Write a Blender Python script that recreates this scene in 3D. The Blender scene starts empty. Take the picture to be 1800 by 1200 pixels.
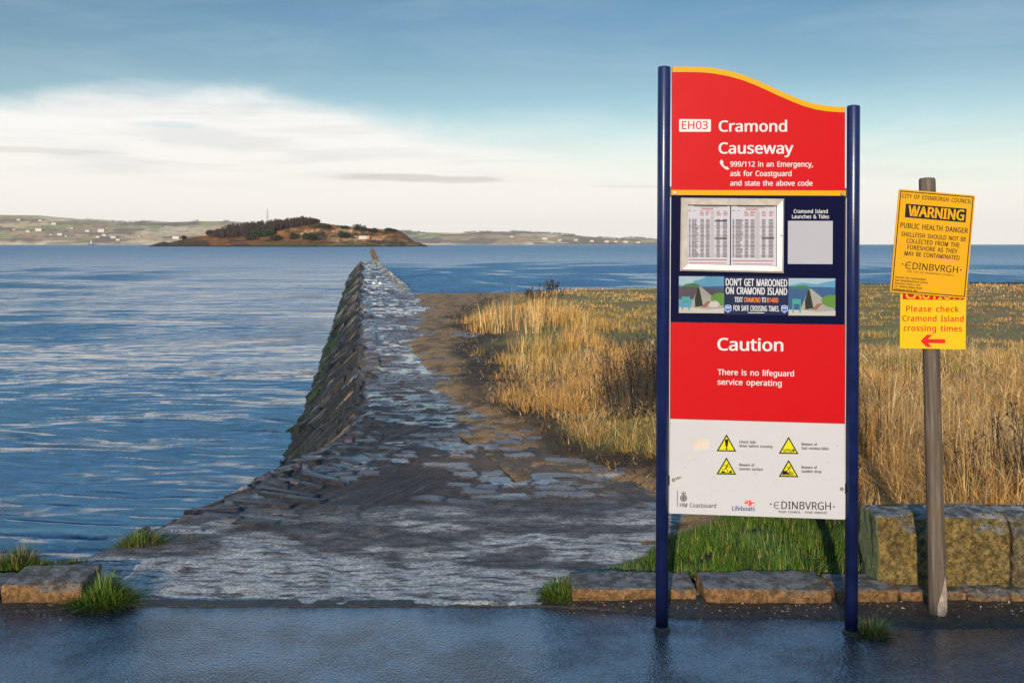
import bpy, bmesh, math, random
import numpy as np
from mathutils import Vector, Matrix

SC = bpy.context.scene
COL = SC.collection
R = math.radians

# ------------------------------------------------------------------ camera
CAM_H = 1.65
cam_data = bpy.data.cameras.new("camera")
cam_data.sensor_width = 36.0
cam_data.lens = 35.0
cam_data.shift_y = -(600 - 429.5) / 1800
cam_data.clip_start = 0.1
cam_data.clip_end = 60000
cam = bpy.data.objects.new("camera", cam_data)
COL.objects.link(cam)
cam.location = (0, 0, CAM_H)
cam.rotation_euler = (R(90), 0, 0)
SC.camera = cam
SC.render.resolution_x, SC.render.resolution_y = 1024, 682
SC.view_settings.view_transform = 'Standard'
SC.view_settings.look = 'None'
SC.view_settings.exposure = 0.28
SC.view_settings.gamma = 1.0
F = 1750.0          # focal length in pixels of the 1800 px wide photograph


# ------------------------------------------------------------------ node helpers
def node(nt, kind, **kw):
    n = nt.nodes.new(kind)
    for k, v in kw.items():
        setattr(n, k, v)
    return n


def put(nt, sock, val):
    if isinstance(val, bpy.types.NodeSocket):
        nt.links.new(val, sock)
    elif isinstance(val, (tuple, list)) and len(val) == 3 and sock.type == 'RGBA':
        sock.default_value = (*val, 1)
    else:
        sock.default_value = val


def m_(nt, op, a, b=0.0, c=0.0, clamp=False):
    n = node(nt, 'ShaderNodeMath', operation=op, use_clamp=clamp)
    put(nt, n.inputs[0], a)
    put(nt, n.inputs[1], b)
    put(nt, n.inputs[2], c)
    return n.outputs[0]


def sstep(nt, v, lo, hi):
    n = node(nt, 'ShaderNodeMapRange', interpolation_type='SMOOTHSTEP')
    put(nt, n.inputs[0], v)
    put(nt, n.inputs[1], lo)
    put(nt, n.inputs[2], hi)
    return n.outputs[0]


def mixc(nt, f, a, b, blend='MIX'):
    n = node(nt, 'ShaderNodeMix', data_type='RGBA', blend_type=blend)
    put(nt, n.inputs[0], f)
    put(nt, n.inputs[6], a)
    put(nt, n.inputs[7], b)
    return n.outputs[2]


def noise(nt, vec, scale, detail=4.0, rough=0.55, dist=0.0):
    n = node(nt, 'ShaderNodeTexNoise')
    if vec is not None:
        put(nt, n.inputs['Vector'], vec)
    n.inputs['Scale'].default_value = scale
    n.inputs['Detail'].default_value = detail
    n.inputs['Roughness'].default_value = rough
    n.inputs['Distortion'].default_value = dist
    return n.outputs[0]


def scaled(nt, vec, s):
    n = node(nt, 'ShaderNodeVectorMath', operation='MULTIPLY')
    put(nt, n.inputs[0], vec)
    n.inputs[1].default_value = s
    return n.outputs[0]


def ramp(nt, v, stops, interp='LINEAR'):
    n = node(nt, 'ShaderNodeValToRGB')
    cr = n.color_ramp
    cr.interpolation = interp
    while len(cr.elements) < len(stops):
        cr.elements.new(0.5)
    for e, (p, c) in zip(cr.elements, stops):
        e.position = p
        e.color = (*c, 1) if len(c) == 3 else c
    put(nt, n.inputs[0], v)
    return n.outputs[0]


# ------------------------------------------------------------------ world and sun
SUN_EL = R(14)
SUN_AZ = math.atan2(-0.20, -1.0)            # behind the camera, a little to the left
world = bpy.data.worlds.new("World")
SC.world = world
world.use_nodes = True
nt = world.node_tree
bg = nt.nodes['Background']
sky = node(nt, 'ShaderNodeTexSky', sky_type='NISHITA')
sky.sun_disc = False
sky.sun_elevation = SUN_EL
sky.sun_rotation = SUN_AZ
sky.air_density = 1.0
sky.dust_density = 0.6
sky.ozone_density = 2.0
tc = node(nt, 'ShaderNodeTexCoord')
sep = node(nt, 'ShaderNodeSeparateXYZ')
nt.links.new(tc.outputs['Generated'], sep.inputs[0])
az = m_(nt, 'ARCTAN2', sep.outputs[0], sep.outputs[1])
hor = m_(nt, 'SQRT', m_(nt, 'ADD', m_(nt, 'MULTIPLY', sep.outputs[0], sep.outputs[0]),
                        m_(nt, 'MULTIPLY', sep.outputs[1], sep.outputs[1])))
el = m_(nt, 'ARCTAN2', sep.outputs[2], hor)
pol = node(nt, 'ShaderNodeCombineXYZ')
put(nt, pol.inputs[0], az)
put(nt, pol.inputs[1], el)
P = pol.outputs[0]
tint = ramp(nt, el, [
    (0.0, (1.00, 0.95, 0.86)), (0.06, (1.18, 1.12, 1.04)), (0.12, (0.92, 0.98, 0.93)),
    (0.17, (0.65, 0.75, 0.75)), (0.245, (0.45, 0.63, 0.69)), (0.30, (1.2, 1.8, 2.15)), (0.6, (1.6, 2.2, 2.5)), (1.0, (1.5, 2.2, 2.6))])  # upper sky boosted as added fill light for the road and water
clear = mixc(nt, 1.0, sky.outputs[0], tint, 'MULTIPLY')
# pale blotches and long thin streaks in the blue
bl = noise(nt, scaled(nt, P, (3.0, 16.0, 1)), 1.0, 5, 0.6, 0.4)
clear = mixc(nt, m_(nt, 'MULTIPLY', sstep(nt, bl, 0.42, 0.75), 0.16), clear, (6.5, 7.0, 7.4))
# cloud bank along the horizon: its upper edge falls to the right
fc = node(nt, 'ShaderNodeFloatCurve')
cu = fc.mapping.curves[0]
pts = [(-900, .128), (0, .134), (130, .143), (260, .151), (450, .146), (600, .135), (760, .120), (900, .118), (1050, .117),
       (1160, .116), (1500, .110), (1800, .104), (2600, .06)]
pp = [((math.atan((x - 900) / F) + 1.0) / 2.0, e * 4) for x, e in pts]
cu.points[0].location = (0.0, 0.5)
cu.points[1].location = (1.0, 0.2)
for q in pp:
    cu.points.new(*q)
fc.mapping.update()
put(nt, fc.inputs['Value'], m_(nt, 'MULTIPLY', m_(nt, 'ADD', az, 1.0), 0.5, clamp=True))
edge = m_(nt, 'MULTIPLY', fc.outputs[0], 0.25)
wob = noise(nt, scaled(nt, P, (7.0, 22.0, 1)), 1.0, 7, 0.6, 0.3)
edge = m_(nt, 'ADD', edge, m_(nt, 'MULTIPLY', m_(nt, 'SUBTRACT', wob, 0.5), 0.058))
below = m_(nt, 'SUBTRACT', edge, el)
soft = m_(nt, 'MULTIPLY_ADD', sstep(nt, az, -0.2, 0.25), 0.070, 0.022)
mask = sstep(nt, m_(nt, 'DIVIDE', below, soft), -0.45, 1.0)
ccol = ramp(nt, m_(nt, 'MULTIPLY', el, 5.0), [(0.0, (8.6, 7.9, 6.7)), (0.25, (8.4, 8.0, 7.3)), (0.6, (8.2, 8.1, 7.8)), (1.0, (8.0, 8.0, 7.9))])
# grey undersides inside the bank
gs = noise(nt, scaled(nt, P, (4.5, 46.0, 1)), 1.0, 5, 0.55, 0.6)
gmask = m_(nt, 'MULTIPLY', sstep(nt, gs, 0.46, 0.72), sstep(nt, el, 0.035, 0.09))
ccol = mixc(nt, m_(nt, 'MULTIPLY', gmask, 0.42), ccol, (5.0, 5.1, 5.2))


def lens(px, py, rx, ry, tilt=0.0):
    """a long flat grey cloud at a compass bearing and height in the sky"""
    a0, e0 = math.atan((px - 900) / F), (429.5 - py) / F
    dx = m_(nt, 'DIVIDE', m_(nt, 'SUBTRACT', az, a0), rx / F)
    dy = m_(nt, 'DIVIDE', m_(nt, 'ADD', m_(nt, 'SUBTRACT', el, e0),
                             m_(nt, 'MULTIPLY', m_(nt, 'SUBTRACT', az, a0), tilt)), ry / F)
    d = m_(nt, 'SQRT', m_(nt, 'ADD', m_(nt, 'MULTIPLY', dx, dx), m_(nt, 'MULTIPLY', dy, dy)))
    ln = noise(nt, scaled(nt, P, (22.0, 120.0, 1)), 1.0, 4, 0.6)
    d = m_(nt, 'ADD', d, m_(nt, 'MULTIPLY', m_(nt, 'SUBTRACT', ln, 0.5), 1.2))
    return sstep(nt, d, 1.1, 0.45)


for (px, py, rx, ry, tl, k, c) in ((735, 314, 190, 8, 0.02, .62, (5.0, 4.6, 4.2)), (70, 281, 150, 6, 0, .42, (5.6, 5.2, 4.6)),
                                   (380, 254, 170, 22, 0.06, .38, (5.2, 5.4, 5.5)), (1110, 329, 80, 3.0, .02, .35, (5.4, 5.2, 5.0)),
                                   (170, 215, 190, 13, -.02, .22, (5.6, 5.8, 5.9))):
    ccol = mixc(nt, m_(nt, 'MULTIPLY', lens(px, py, rx, ry, tl), k), ccol, c)
hole = lens(292, 231, 62, 7)
ccol = mixc(nt, m_(nt, 'MULTIPLY', hole, 0.45), ccol, (4.8, 6.4, 6.8))
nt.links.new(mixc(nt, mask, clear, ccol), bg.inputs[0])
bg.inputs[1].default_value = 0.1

sun_data = bpy.data.lights.new("sun", 'SUN')
sun_data.energy = 4.9
sun_data.angle = R(0.5)
sun_data.color = (1.0, 0.86, 0.68)
sun = bpy.data.objects.new("sun", sun_data)
COL.objects.link(sun)
LIGHT_DIR = Vector((0.20, 1.0, 0)).normalized() * math.cos(SUN_EL) + Vector((0, 0, -math.sin(SUN_EL)))
sun.rotation_euler = LIGHT_DIR.to_track_quat('-Z', 'Y').to_euler()
sun.location = (-6, -20, 12)


# ------------------------------------------------------------------ object helpers
def obj(name, me, m=None, parent=None, smooth=False):
    o = bpy.data.objects.new(name, me)
    COL.objects.link(o)
    if m is not None:
        me.materials.append(m)
    if parent is not None:
        o.parent = parent
    if smooth:
        me.shade_smooth()
    return o


def tag(o, label=None, cat=None, group=None, kind=None):
    if label:
        o['label'] = label
    if cat:
        o['category'] = cat
    if group:
        o['group'] = group
    if kind:
        o['kind'] = kind
    return o


def empty(name, loc, label, cat, group=None, rot=(0, 0, 0)):
    o = bpy.data.objects.new(name, None)
    o.empty_display_size = 0.1
    COL.objects.link(o)
    o.location = loc
    o.rotation_euler = rot
    return tag(o, label, cat, group)


def mesh_np(name, V, quads=None, tris=None, cols=None, attrs=None):
    me = bpy.data.meshes.new(name)
    V = np.asarray(V, np.float32)
    q = np.zeros((0, 4), np.int32) if quads is None else np.asarray(quads, np.int32)
    t = np.zeros((0, 3), np.int32) if tris is None else np.asarray(tris, np.int32)
    me.vertices.add(len(V))
    me.vertices.foreach_set('co', V.ravel())
    loops = np.concatenate([q.ravel(), t.ravel()])
    me.loops.add(len(loops))
    me.loops.foreach_set('vertex_index', loops)
    tot = np.concatenate([np.full(len(q), 4), np.full(len(t), 3)]).astype(np.int32)
    me.polygons.add(len(tot))
    me.polygons.foreach_set('loop_start', np.concatenate([[0], np.cumsum(tot)[:-1]]).astype(np.int32))
    me.polygons.foreach_set('loop_total', tot)
    if cols is not None:
        a = me.color_attributes.new('tone', 'FLOAT_COLOR', 'POINT')
        c4 = np.ones((len(V), 4), np.float32)
        c4[:, :3] = cols
        a.data.foreach_set('color', c4.ravel())
    for k, v in (attrs or {}).items():
        a = me.attributes.new(k, 'FLOAT', 'POINT')
        a.data.foreach_set('value', np.asarray(v, np.float32).ravel())
    me.update(calc_edges=True)
    me.validate()
    return me


def grid_faces(nr, nc):
    i = np.arange(nr - 1)[:, None] * nc + np.arange(nc - 1)[None, :]
    return np.stack([i, i + 1, i + nc + 1, i + nc], -1).reshape(-1, 4)


class MB:
    """collects simple solids; build() links them as ONE mesh object"""

    def __init__(s):
        s.v, s.f = [], []

    def add(s, vs, fs):
        b = len(s.v)
        s.v += [tuple(v) for v in vs]
        s.f += [tuple(i + b for i in f) for f in fs]
        return s

    def box(s, x0, x1, y0, y1, z0, z1):
        return s.add([(x0, y0, z0), (x1, y0, z0), (x1, y1, z0), (x0, y1, z0), (x0, y0, z1), (x1, y0, z1), (x1, y1, z1), (x0, y1, z1)],
                     [(0, 3, 2, 1), (4, 5, 6, 7), (0, 1, 5, 4), (1, 2, 6, 5), (2, 3, 7, 6), (3, 0, 4, 7)])

    def tube(s, a, b, ra, rb=None, n=10, caps=True):
        rb = ra if rb is None else rb
        a, b = Vector(a), Vector(b)
        d = (b - a).normalized()
        u = d.orthogonal().normalized()
        w = d.cross(u)
        vs = []
        for c, r in ((a, ra), (b, rb)):
            for i in range(n):
                t = 2 * math.pi * i / n
                vs.append(c + (u * math.cos(t) + w * math.sin(t)) * r)
        fs = [(i, (i + 1) % n, n + (i + 1) % n, n + i) for i in range(n)]
        if caps:
            fs += [tuple(reversed(range(n))), tuple(range(n, 2 * n))]
        return s.add(vs, fs)

    def prism(s, outline, y0, y1):
        """outline in (x, z), anticlockwise seen from the front (-y)"""
        n = len(outline)
        vs = [(x, y0, z) for x, z in outline] + [(x, y1, z) for x, z in outline]
        fs = [tuple(range(n)), tuple(reversed(range(n, 2 * n)))]
        fs += [(i, i + n, (i + 1) % n + n, (i + 1) % n) for i in range(n)]
        return s.add(vs, fs)

    def flat(s, outline, y):
        n = len(outline)
        return s.add([(x, y, z) for x, z in outline], [tuple(range(n))])

    def lathe(s, prof, cx=0, cy=0, n=14):
        vs, fs = [], []
        for r, z in prof:
            for i in range(n):
                t = 2 * math.pi * i / n
                vs.append((cx + r * math.cos(t), cy + r * math.sin(t), z))
        for k in range(len(prof) - 1):
            for i in range(n):
                j = (i + 1) % n
                fs.append((k * n + i, k * n + j, (k + 1) * n + j, (k + 1) * n + i))
        fs += [tuple(reversed(range(n))), tuple(range((len(prof) - 1) * n, len(prof) * n))]
        return s.add(vs, fs)

    def build(s, name, m, parent=None, smooth=False, bevel=0.0):
        me = bpy.data.meshes.new(name)
        me.from_pydata(s.v, [], s.f)
        me.validate()
        o = obj(name, me, m, parent, False)
        if bevel:
            bm = bmesh.new()
            bm.from_mesh(me)
            es = [e for e in bm.edges if len(e.link_faces) == 2 and e.calc_face_angle(0) > 0.6]
            bmesh.ops.bevel(bm, geom=es, offset=bevel, segments=2, affect='EDGES', clamp_overlap=True)
            bm.to_mesh(me)
            bm.free()
        if smooth:
            me.polygons.foreach_set('use_smooth', [len(p.vertices) == 4 for p in me.polygons])
        return o


# ------------------------------------------------------------------ numeric noise
def _h(ix, iy, iz, seed):
    h = (ix.astype(np.int64) * 374761393 + iy.astype(np.int64) * 668265263 + iz.astype(np.int64) * 2147483647 + seed * 1274126177) & 0xffffffff
    h = ((h ^ (h >> 13)) * 1274126177) & 0xffffffff
    h = ((h ^ (h >> 16)) * 2246822519) & 0xffffffff
    return ((h ^ (h >> 15)) & 0xffff) / 65535.0


def rnd(ix, iy, seed=0):
    return _h(np.asarray(ix), np.asarray(iy), np.zeros_like(np.asarray(ix)), seed)


def vn2(x, y, seed=0):
    x, y = np.asarray(x, float), np.asarray(y, float)
    ix, iy = np.floor(x), np.floor(y)
    fx, fy = x - ix, y - iy
    fx, fy = fx * fx * (3 - 2 * fx), fy * fy * (3 - 2 * fy)
    a, b = rnd(ix, iy, seed), rnd(ix + 1, iy, seed)
    c, d = rnd(ix, iy + 1, seed), rnd(ix + 1, iy + 1, seed)
    return (a * (1 - fx) + b * fx) * (1 - fy) + (c * (1 - fx) + d * fx) * fy


def fbm(x, y, oct=4, seed=0, gain=0.5):
    s, a, t = 0.0, 1.0, 0.0
    for o in range(oct):
        s = s + a * vn2(np.asarray(x) * 2 ** o + 17.3 * o, np.asarray(y) * 2 ** o - 9.1 * o, seed + o)
        t += a
        a *= gain
    return s / t


def vn3(p, seed=0):
    i = np.floor(p)
    f = p - i
    f = f * f * (3 - 2 * f)
    r = 0.0
    for dx in (0, 1):
        for dy in (0, 1):
            for dz in (0, 1):
                w = (f[:, 0] if dx else 1 - f[:, 0]) * (f[:, 1] if dy else 1 - f[:, 1]) * (f[:, 2] if dz else 1 - f[:, 2])
                r = r + w * _h(i[:, 0] + dx, i[:, 1] + dy, i[:, 2] + dz, seed)
    return r


def ss(v, lo, hi):
    t = np.clip((np.asarray(v, float) - lo) / (hi - lo), 0, 1)
    return t * t * (3 - 2 * t)


# ------------------------------------------------------------------ materials
def new_mat(name):
    m = bpy.data.materials.new(name)
    m.use_nodes = True
    t = m.node_tree
    return m, t, t.nodes['Principled BSDF']


def pos(t):
    return node(t, 'ShaderNodeNewGeometry').outputs['Position']


def objco(t):
    return node(t, 'ShaderNodeTexCoord').outputs['Object']


def bump(t, p, h, strength=0.5, dist=0.01, prev=None):
    n = node(t, 'ShaderNodeBump')
    n.inputs['Strength'].default_value = strength
    n.inputs['Distance'].default_value = dist
    put(t, n.inputs['Height'], h)
    if prev is not None:
        t.links.new(prev, n.inputs['Normal'])
    t.links.new(n.outputs[0], p.inputs['Normal'])
    return n.outputs[0]


def plain(name, c1, c2=None, scale=8.0, rough=0.5, bs=0.0, bscale=60.0, spec=0.5, metal=0.0, bdist=0.004):
    m, t, p = new_mat(name)
    c2 = c2 or tuple(x * 0.85 for x in c1)
    co = objco(t)
    n = noise(t, co, scale, 5, 0.6)
    t.links.new(mixc(t, sstep(t, n, 0.35, 0.65), c1, c2), p.inputs['Base Color'])
    p.inputs['Roughness'].default_value = rough
    p.inputs['Specular IOR Level'].default_value = spec
    p.inputs['Metallic'].default_value = metal
    if bs:
        bump(t, p, noise(t, co, bscale, 4, 0.6), bs, bdist)
    return m


def blade_mat(name, rough=0.6, spec=0.25, trans=0.0):
    m, t, p = new_mat(name)
    a = node(t, 'ShaderNodeVertexColor')
    a.layer_name = 'tone'
    t.links.new(a.outputs[0], p.inputs['Base Color'])
    p.inputs['Roughness'].default_value = rough
    p.inputs['Specular IOR Level'].default_value = spec
    return m
GLYPHS = {
'A': "<< 8}8}:I<b:p<b<<8};l8};C:.9u:.9L8} :':T;6:T:l;_:h;m:a<%:[<5:T;u:M;_",
'B': "<B 9O8}9O<a:T<a:{<_;?<W;X<M;k<>;u<(;y;h;w;U;r;D;h;6;[;+;K:~;8:y;8:w;_:k;j:d;s:Z;z:P<$:D<':6<(:%<%9e;v9M;e9:;M9,;09$:k8} 9z;,:];,:w;-;/;2;<;:;E;D;J;R;L;d;J;t;D<&;9</;)<6:p<::U<;9z<; 9z9E:c9E:}9G;69L;E9V;N9d;T9s;V:);T:9;N:G;D:S;5:]:{:c:_:d9z:d",
'C': "<9 :~8x:^8{:@9&:'919n9B9]9V9O9o9E:.9@:M9>:o9@;49F;R9P;n9`<*9r<>:,<O:F<[:d<c;)<e;K<c;k<]<+<Q;v<-;R<:;(<?:c<;:F</:.;w9y;[9o;:9k:o9o:G9x:&:,9g:C9R:a9E;(9A;R9E;y9O;y9*;R8|",
'D': "<h 9O8}9O<a:[<a:|<_;><W;X<M;p<><'<,<6;r<B;V<H;8<K:r<E:=<69n;x9L;T94;)9&:Q8} 9z9E:L9E:~9K;H9[;d9v;t:@;z:q;v;>;k;_;X;x;?<.:{<8:U<;9z<;",
'E': ';q 9O8}9O<a;T<a;T<;9z<;9z;-;L;-;L:d9z:d9z9F;T9F;T8}',
'F': ';` 9O8}9O<a;T<a;T<;9z<;9z:{;K:{;K:T9z:T9z8}',
'G': "<g ;(8x:c8{:E9&:,919r9A9`9U9P9n9F:-9@:L9>:o9@;49G;S9R;o9c<+9w<?:3<O:N<[:o<c;6<e;l<`<?<Q</<,;c<:;3<?:j<;:J</:0;w9z;[9o;:9k:o9l:T9q:=9x:':&9p:49`:D9R:Y9I:r9C;29A;X9C;u9I;u:R;*:R;*:x<C:x<C9.;h8}",
'H': '<m 9O8}9O<a9z<a9z;-;p;-;p<a<><a<>8};p8};p:d9z:d9z8}',
'I': ':f 948}94999[9B9[<>94<G94<a:R<a:R<G:+<>:+9B:R99:R8}',
'J': ':F 8{8#8g8$8W8)8W8M8h8I8z8H958M9F8^9L9#9L<a9x<a9x9&9u8e9m8L9`8:9M8-988%',
'K': '<3 9O8}9O<a9z<a9z:q:;;5:X;U;W<a<.<a:`;(<38};]8}:@:g9z:H9z8}',
'L': ';b 9O8}9O<a9z<a9z9G;V9G;V8}',
'M': '=` 9O8}9O<a:2<a;?9_;@9_<O<a=2<a=28}<d8}<d;9<e;k<g<6<e<6;O8};-8}9u<69s<69v;k9w;79w8}',
'N': "<v 9O8}9O<a:$<a;~9[<#9[;~9r;}:7;|:X;|<a<H<a<H8};r8}9u<'9s<'9u;Y9w;'9w8}",
'O': "=$ ;#8x:^8{:@9&:'929n9B9]9V9O9p9E:/9@:M9>:p9@;59E;S9O;o9]<+9n<?:'<O:@<[:^<c;#<f;C<c;`<[;y<O<2<?<C<+<Q;o<[;S<b;5<c:o<b:M<[:/<Q9o<C9V<29B;y92;`9&;C8{ ;#9A;F9E;b9Q;w9f<*:&<3:G<6:o<3;;<*;];w;x;c<0;F<<;#<@:]<<:@<0:*;x9w;]9n;;9k:o9n:G9w:&:*9f:?9Q:[9E",
'P': '<, 9O8}9O<a:L<a:u<^;9<T;Q<F;c<2;m;v;p;X;o;F;k;5;d;$;Y:q;K:d;9:X;#:O:e:J:D:I9z:I9z8} 9z:n:@:n:^:p:v:u;,:};9;.;A;@;D;V;A;k;;;{;/<+:{<4:e<::I<;9z<;',
'Q': "=$ ;p8,;/8y;(8x;#8x:^8{:@9&:'929n9B9]9V9O9p9E:/9@:M9>:p9@;59E;S9O;o9]<+9n<?:'<O:@<[:^<c;#<f;C<c;`<[;y<O<2<?<C<+<Q;o<[;S<b;5<c:o<a:G<X:$<J9a<79G;z93;]9%<Q8, ;#9A;F9E;b9Q;w9f<*:&<3:G<6:o<3;;<*;];w;x;c<0;F<<;#<@:]<<:@<0:*;x9w;]9n;;9k:o9n:G9w:&:*9f:?9Q:[9E",
'R': '<4 9O8}9O<a:P<a:w<^;:<U;R<H;c<5;m;z;p;[;o;J;l;;;g;/;_;#;V:v;L:n;,:]<-8};W8}:b:Q9z:Q9z8} 9z:u:P:u:j:w:~:};1;*;;;6;B;F;D;Y;B;n;;;~;0<-:|<5:h<9:N<;9z<;',
'S': ";n ::8x9b8}999,999U9d9G:<9A:S9C:g9G:v9P;$9Z;+9i;-9x;&:8:i:M:9:b9{:m9e:z9S;,9G;=9@;R9=;k9?;|9C</9K<=9U<H9c<R9r<Z:'<a:9<d:M<e;%<`;O<R;B<-:x<::L<?:9<>:)<99y<29p<(9k;x9i;j9p;M:+;9:V;&;-:j;::b;D:W;L:L;R:?;V:0;W9|;S9`;I9H;795:z9':]8{",
'T': ';q :48}:4<;9&<;9&<a;l<a;l<;:_<;:_8}',
'U': '<i :q8x:J8|:*9+9m9>9Z9X9O9w9K:=9K<a9w<a9w:<9y:#:$9j:09X:B9K:X9C:t9A;39D;I9L;Z9Y;f9l;m:%;o:<;o<a<=<a<=:<<;:&<79m</9Y<$9G;q99;`9-;J9$;18z',
'V': '<* :>8}8}<a9M<a:>:>:K9t:S9P:[9t:i:?;X<a<*<a:i8}',
'W': "=k :$8}9'<a9S<a:,:I:69{:<9T:C9}:N:K;.<a;Z<a<<:J<H9{<O9T<U9{<`:I=8<a=e<a<g8}<;8};U;G;M;c;G;{;D<.;?;p;4;F:O8}",
'X': '<# 9#8}:7:v9*<a9Y<a:P;7;H<a;v<a:i:w;~8};M8}:O:X9P8}',
'Y': ';v :68}:6:F8}<a9O<a:K:r;G<a;v<a:a:H:a8}',
'Z': ';y 938}939A;.<:99<:99<a;b<a;b<@9g9G;g9G;g8}',
'a': ";t :+8x9r8z9_9$9M9.9A9=999P979h9::#9D:79T:F9m:R:/:Y:T:];$:_;$:n;#;%:z;3:s;>:h;D:Z;H:K;J:%;D9`;79R;V9z;f:M;l:j;j;%;c;7;W;C;G;J;1;M:s;M8};/8};'9E;%9E:v98:j9.:^9&:P8}:?8y :49>:I9@:Z9F:k9O:v9^:}9p;$:+;$:A:Z:@:=:=:(:89u:19j:'9d9v9b9h9d9Z9h9O9o9H9y9B:(9?",
'b': "<1 :f8x:S8z:C8}:59':)9/9{979s9A9p9A9h8}9I8}9I<v9s<v9s;z9s;[9q;F9s;F9{;P:);Y:5;a:C;g:S;k:f;l;(;i;A;^;V;K;g;1;p:m;s:D;p9x;g9W;V9=;@9+;'8| :`9?:u9A;*9J;79X;@9l;F:(;G:D;E:h;=;';/;::x;E:_;I:F;F:4;?:';29z:|9u:d9s:E9s:D9u:'9z9k:'9W:49J:G9A",
'c': ";M :S8x:>8z:*8~9t9*9c959U9C9J9T9A9j9=:'9;:C9=:a9B:z9J;39V;E9e;S9u;_:,;g:@;k:V;m:|;i;=;_;0;<:r;D:U;G::;D:%;89s;%9j:f9g:C9i:'9o9l9y9X:+9K:=9C:S9@:x9D;99O;99*:y8|",
'd': "<1 :G8x:*8|9m9+9W9=9G9V9>9x9;:D9>:l9G;19W;K9m;^:*;i:H;m:Z;k:k;h:x;b;;;G;>;G;<;Y;;;m;;<v;e<v;e8};C8};=9C;;9C;299;(90:y9(:k8}:Z8z :N9?:g9A:z9H;+9T;49g;99};;:<;;:C;::a;4:y;,;0:z;>:g;G:M;I:9;F:(;>9w;/9n:w9h:_9g:C9h:'9n9k9w9X:(9J:99A",
'e': ";u :Y8x:B8z:-9#9v9+9e969V9E9J9V9B9l9=:(9;:B9<:]9A:u9I;.9S;@9a;P9q;]:&;f::;k:O;m:e;k:w;f;,;_;:;S;F;F;P;6;W;$;[:l;]:U;]:<9g:<9i9~9q9h9|9V:09I:D9B:[9@;+9D;Q9Q;Q9-;+8| 9h:^;1:^;/:r;*;':~;6:r;A:c;H:O;J:<;H:-;A9|;79r;(9k:s",
'f': ":i 9T8}9T;G9(;G9(;Z9T;i9T;x9W<:9_<Q9k<c9{<o:3<v:K<y:h<v:}<p:r<O:a<S:L<V:?<T:5<P:-<H:'<=:$<.:#;x:#;h:c;h:c;G:#;G:#8}",
'g': "<1 :N7g:,7i9i7n9O7w9O8A9j86:-80:Q8-:f80:w86;)8A;38O;98a;;8u;;9#;<94;=9B;;9B;'9-:i8}:H8x:*8|9l9,9V9?9G9Y9>9y9;:D9>:j9G;.9V;H9l;]:);i:G;m:W;l:g;i:u;c;&;[;1;Q;;;F;>;F;C;h;e;h;e8y;b8W;X8<;I8&;37s:s7j :N9>:f9@:x9G;*9S;49d;:9z;<::;<:D;::d;4:|;*;3:x;?:e;F:M;I:9;F:);>9x;09n:y9i:a9g:C9i:&9n9k9x9W:)9I::9A",
'h': "<3 9I8}9I<v9s<v9s;h9q;D9t;D9};P:,;Z:9;b:G;h:V;k:g;l;';j;>;b;P;U;^;D;f;,;h:k;h8};?8};?:h;<:~;6;3;*;?:v;F:b;I:H;F:5;>:';19z:{9u:d9s:H9s8}",
'i': ':? 9_<69M<<9I<B9F<H9F<P9F<X9I<`9M<e9_<k9p<e9t<`9v<X9w<P9v<H9t<B9p<< 9I8}9I;h9s;h9s8}',
'j': ':? 9_<69M<<9I<B9F<H9F<P9F<X9I<`9M<e9_<k9p<e9t<`9v<X9w<P9v<H9t<B9p<< 9+7g8s7i8c7m8c828r8/9&8-908.98819?869E8=9H8G9I8U9I;h9s;h9s8V9q8A9l8.9b7{9T7p9B7i',
'k': ';g 9I8}9I<v9s<v9s:r9r:^9q:H9s:H9{:S:+:b:5:n;*;h;[;h:P:V;c8};08}:4:<9s:#9s8}',
'l': ':? 9I8}9I<v9s<v9s8}',
'm': '=n 9I8}9I;h9k;h9q;E9t;E9};Q:+;Z:8;c:E;h:S;l:c;m;*;h;D;Y;T;A;W;A;a;O;m;Y;z;b<-;h<<;l<L;m<h;j<};c=1;V==;D=D;-=F:k=F8}<z8}<z:i<x;#<q;3<g;?<X;G<E;I</;G;z;?;m;4;d;#;_:k;]:Q;]8};38};3:i;1;#;+;3:};?:n;G:[;I:D;F:2;>:&;19z:{9u:e9s:I9s8}',
'n': "<3 9I8}9I;h9k;h9q;E9t;E9};Q:,;Z::;c:H;h:X;l:h;m;(;j;?;c;P;V;^;D;f;-;h:k;h8};?8};?:h;<:~;6;3;*;?:v;F:b;I:H;F:5;>:';19z:{9u:e9s:I9s8}",
'o': '<, :T8x:>8z:*9#9t9,9d979U9F9J9X9B9n9=:*9;:D9>:l9I;09Z;J9s;^:3;i:U;m:l;k;$;f;6;];F;Q;T;B;`;0;h:x;m:`;o:D;l9z;a9Y;N9?;79,:v8| :T9?:m9B;#9J;19Y;;9m;A:);C:D;A:a;;:x;1;0;#;>:l;F:T;I:=;F:*;>9x;09n:x9i:a9g:D9i:)9n9m9x9Y:*9J:=9B',
'p': "<1 9I7g9I;h9l;h9q;E9s;E9|;O:*;X:5;a:C;h:S;k:g;m;(;i;A;^;V;K;g;2;p:m;s:D;p9y;g9W;V9>;A9+;(8|:f8x:S8z:C8}:59'9s9A9q9A9r9-9s8t9s7g :`9?:o9@:{9D;*9K;39U;;9a;@9o;G:E;F:a;@:x;7;/;*;=:t;F:_;I:G;F:5;?:(;39{:~9v:h9s:L9s:D9u:(9z9l:'9X:49J:G9A",
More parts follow.
